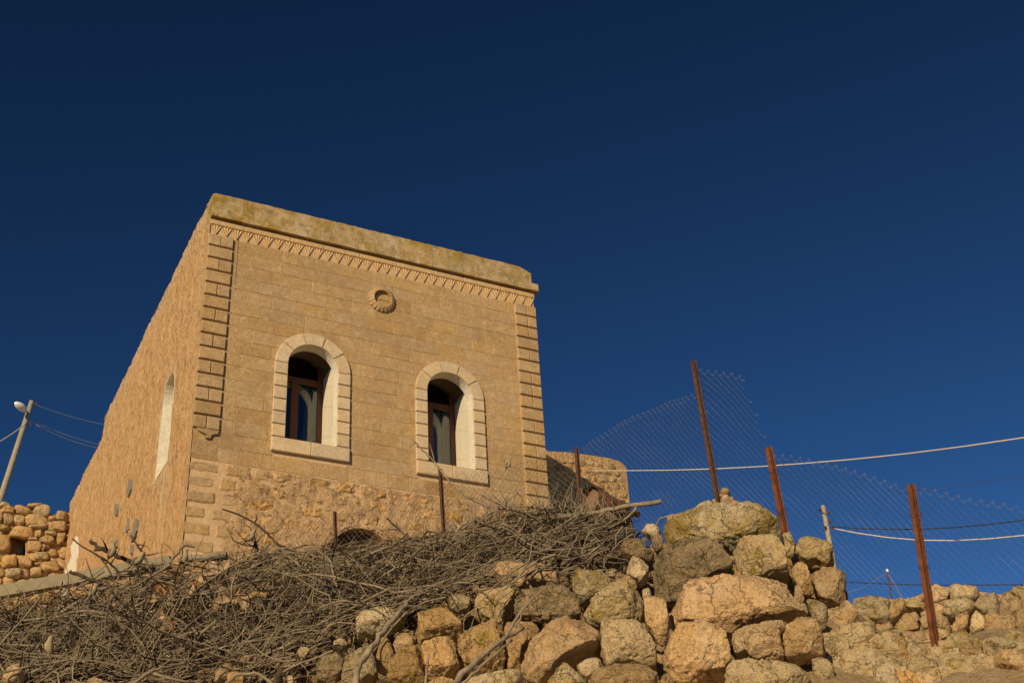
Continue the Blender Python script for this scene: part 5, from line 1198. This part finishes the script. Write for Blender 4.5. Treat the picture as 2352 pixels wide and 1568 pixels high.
hang([(2100, 1125), (2250, 1108), (2352, 1094), (2500, 1070)], 30, 30, .006, M['cable_dark'], 'faint thin wire above the right end of the fence')
an = empty('antenna_mast', P(2049, 1372, 22), 'thin stayed antenna mast rising over the far rubble wall', 'antenna')
mb = MB(); mb.tube([P(2051, 1390, 22), P(2038, 1313, 22)], .014, 6); mb.out('mast', M['rust_dark'], an)
mb = MB(); mb.tube([P(2038, 1314, 22), P(1980, 1350, 22), P(1930, 1364, 22)], .005, 4); mb.out('stay_wire', M['wire'], an)
mb = MB(); mb.tube([P(2038, 1314, 22), P(2075, 1375, 22)], .005, 4); mb.out('stay_wire', M['wire'], an)
mb = MB(); mb.tube([P(2036, 1311, 22), P(2040, 1309, 22)], .03, 6); mb.out('mast_head', M['lampwhite'], an)

# ================================================================== SPARROWS
def sparrow(px, py, h, scale, face, pitch, label, back=0.0):
    """px,py: where the feet grip; face +1 looks right, -1 left; pitch: body angle above level"""
    C = P(px, py, h); r = unit(LAT * face * math.cos(back) - FWD * math.sin(back)); s = scale
    root = empty('sparrow', C, label, 'bird', 'sparrows perched on the brush pile and fence')
    a = rad(pitch); ax = r * math.cos(a) + UP * math.sin(a); nx = -r * math.sin(a) + UP * math.cos(a)
    O = C + UP * .020 * s + nx * .028 * s
    body = [(-.050, .000, .006), (-.040, .001, .016), (-.022, .000, .027), (.000, -.002, .031), (.020, .000, .029), (.034, .006, .022), (.044, .014, .0185), (.056, .020, .019), (.067, .021, .0165), (.075, .019, .009), (.078, .018, .003)]
    mb = MB(); mb.tube([O + ax * x * s + nx * y * s for x, y, _ in body], [q * s for _, _, q in body], 14); mb.out('body', M['bird'], root, smooth=True)
    hb = O + ax * .075 * s + nx * .018 * s; bd = unit(r * .95 + ax * .3)
    mb = MB(); mb.tube([hb - bd * .004 * s, hb + bd * .006 * s, hb + bd * .014 * s], [.0055 * s, .004 * s, .0006 * s], 7); mb.out('beak', M['beak'], root)
    mb = MB(); t0 = O - ax * .045 * s; mb.obox(t0, t0 - ax * .055 * s - nx * .006 * s, .015 * s, .004 * s, up=nx); mb.out('tail', M['bird_brown'], root)
    side = unit(np.cross(ax, nx))
    for k in (-1, 1):
        V = []; F = []
        for i, (x, w) in enumerate(((.028, .004), (.018, .014), (.0, .019), (-.025, .013), (-.058, .003))):
            for j in (-1, 0, 1): V.append(O + ax * x * s + nx * (j * w + .004) * s + side * k * (.0325 - abs(j) * .006 - abs(x) * .22) * s)
        for i in range(4):
            for j in range(2): q = i * 3 + j; F.append((q, q + 1, q + 4, q + 3))
        mb = MB(); mb.add(V, F); mb.out('wing', M['bird_brown'], root, smooth=True)
        mb = MB(); mb.tube([O - nx * .020 * s + side * k * .008 * s, C + side * k * .008 * s + UP * .002], .0018 * s, 4); mb.tube([C + side * k * .008 * s - r * .006 * s, C + side * k * .008 * s + r * .010 * s], .0018 * s, 4); mb.out('leg', M['beak'], root)
        mb = MB(); e = O + ax * .064 * s + nx * .026 * s + side * k * .0155 * s; mb.tube([e - nx * .002 * s, e, e + nx * .002 * s], [.0008 * s, .0022 * s, .0008 * s], 6); mb.out('eye', M['beak'], root)
sparrow(263, 1276, 11.15, 1.15, 1, 66, 'sparrow sitting bolt upright on the stout blackened branch')
sparrow(320, 1298, 11.1, 1.15, 1, 38, 'hunched sparrow just right of the upright one')
sparrow(428, 1292, 11.2, 1.15, 1, 60, 'sparrow under the elbow of the bent grey branch')
sparrow(103, 1494, 8.4, .95, -1, 72, 'pale-breasted sparrow low in the left of the brush pile', .8)
sparrow(579, 1243, 10.9, 1.05, 1, 42, 'sparrow on the black forked stump')
sparrow(1172, 1073, 14.7, 1.1, 1, 58, 'sparrow perched on the top edge of the fence mesh, right of the right window')
sparrow(214, 1370, 10.0, .95, 1, 40, 'small sparrow half hidden below the plank')
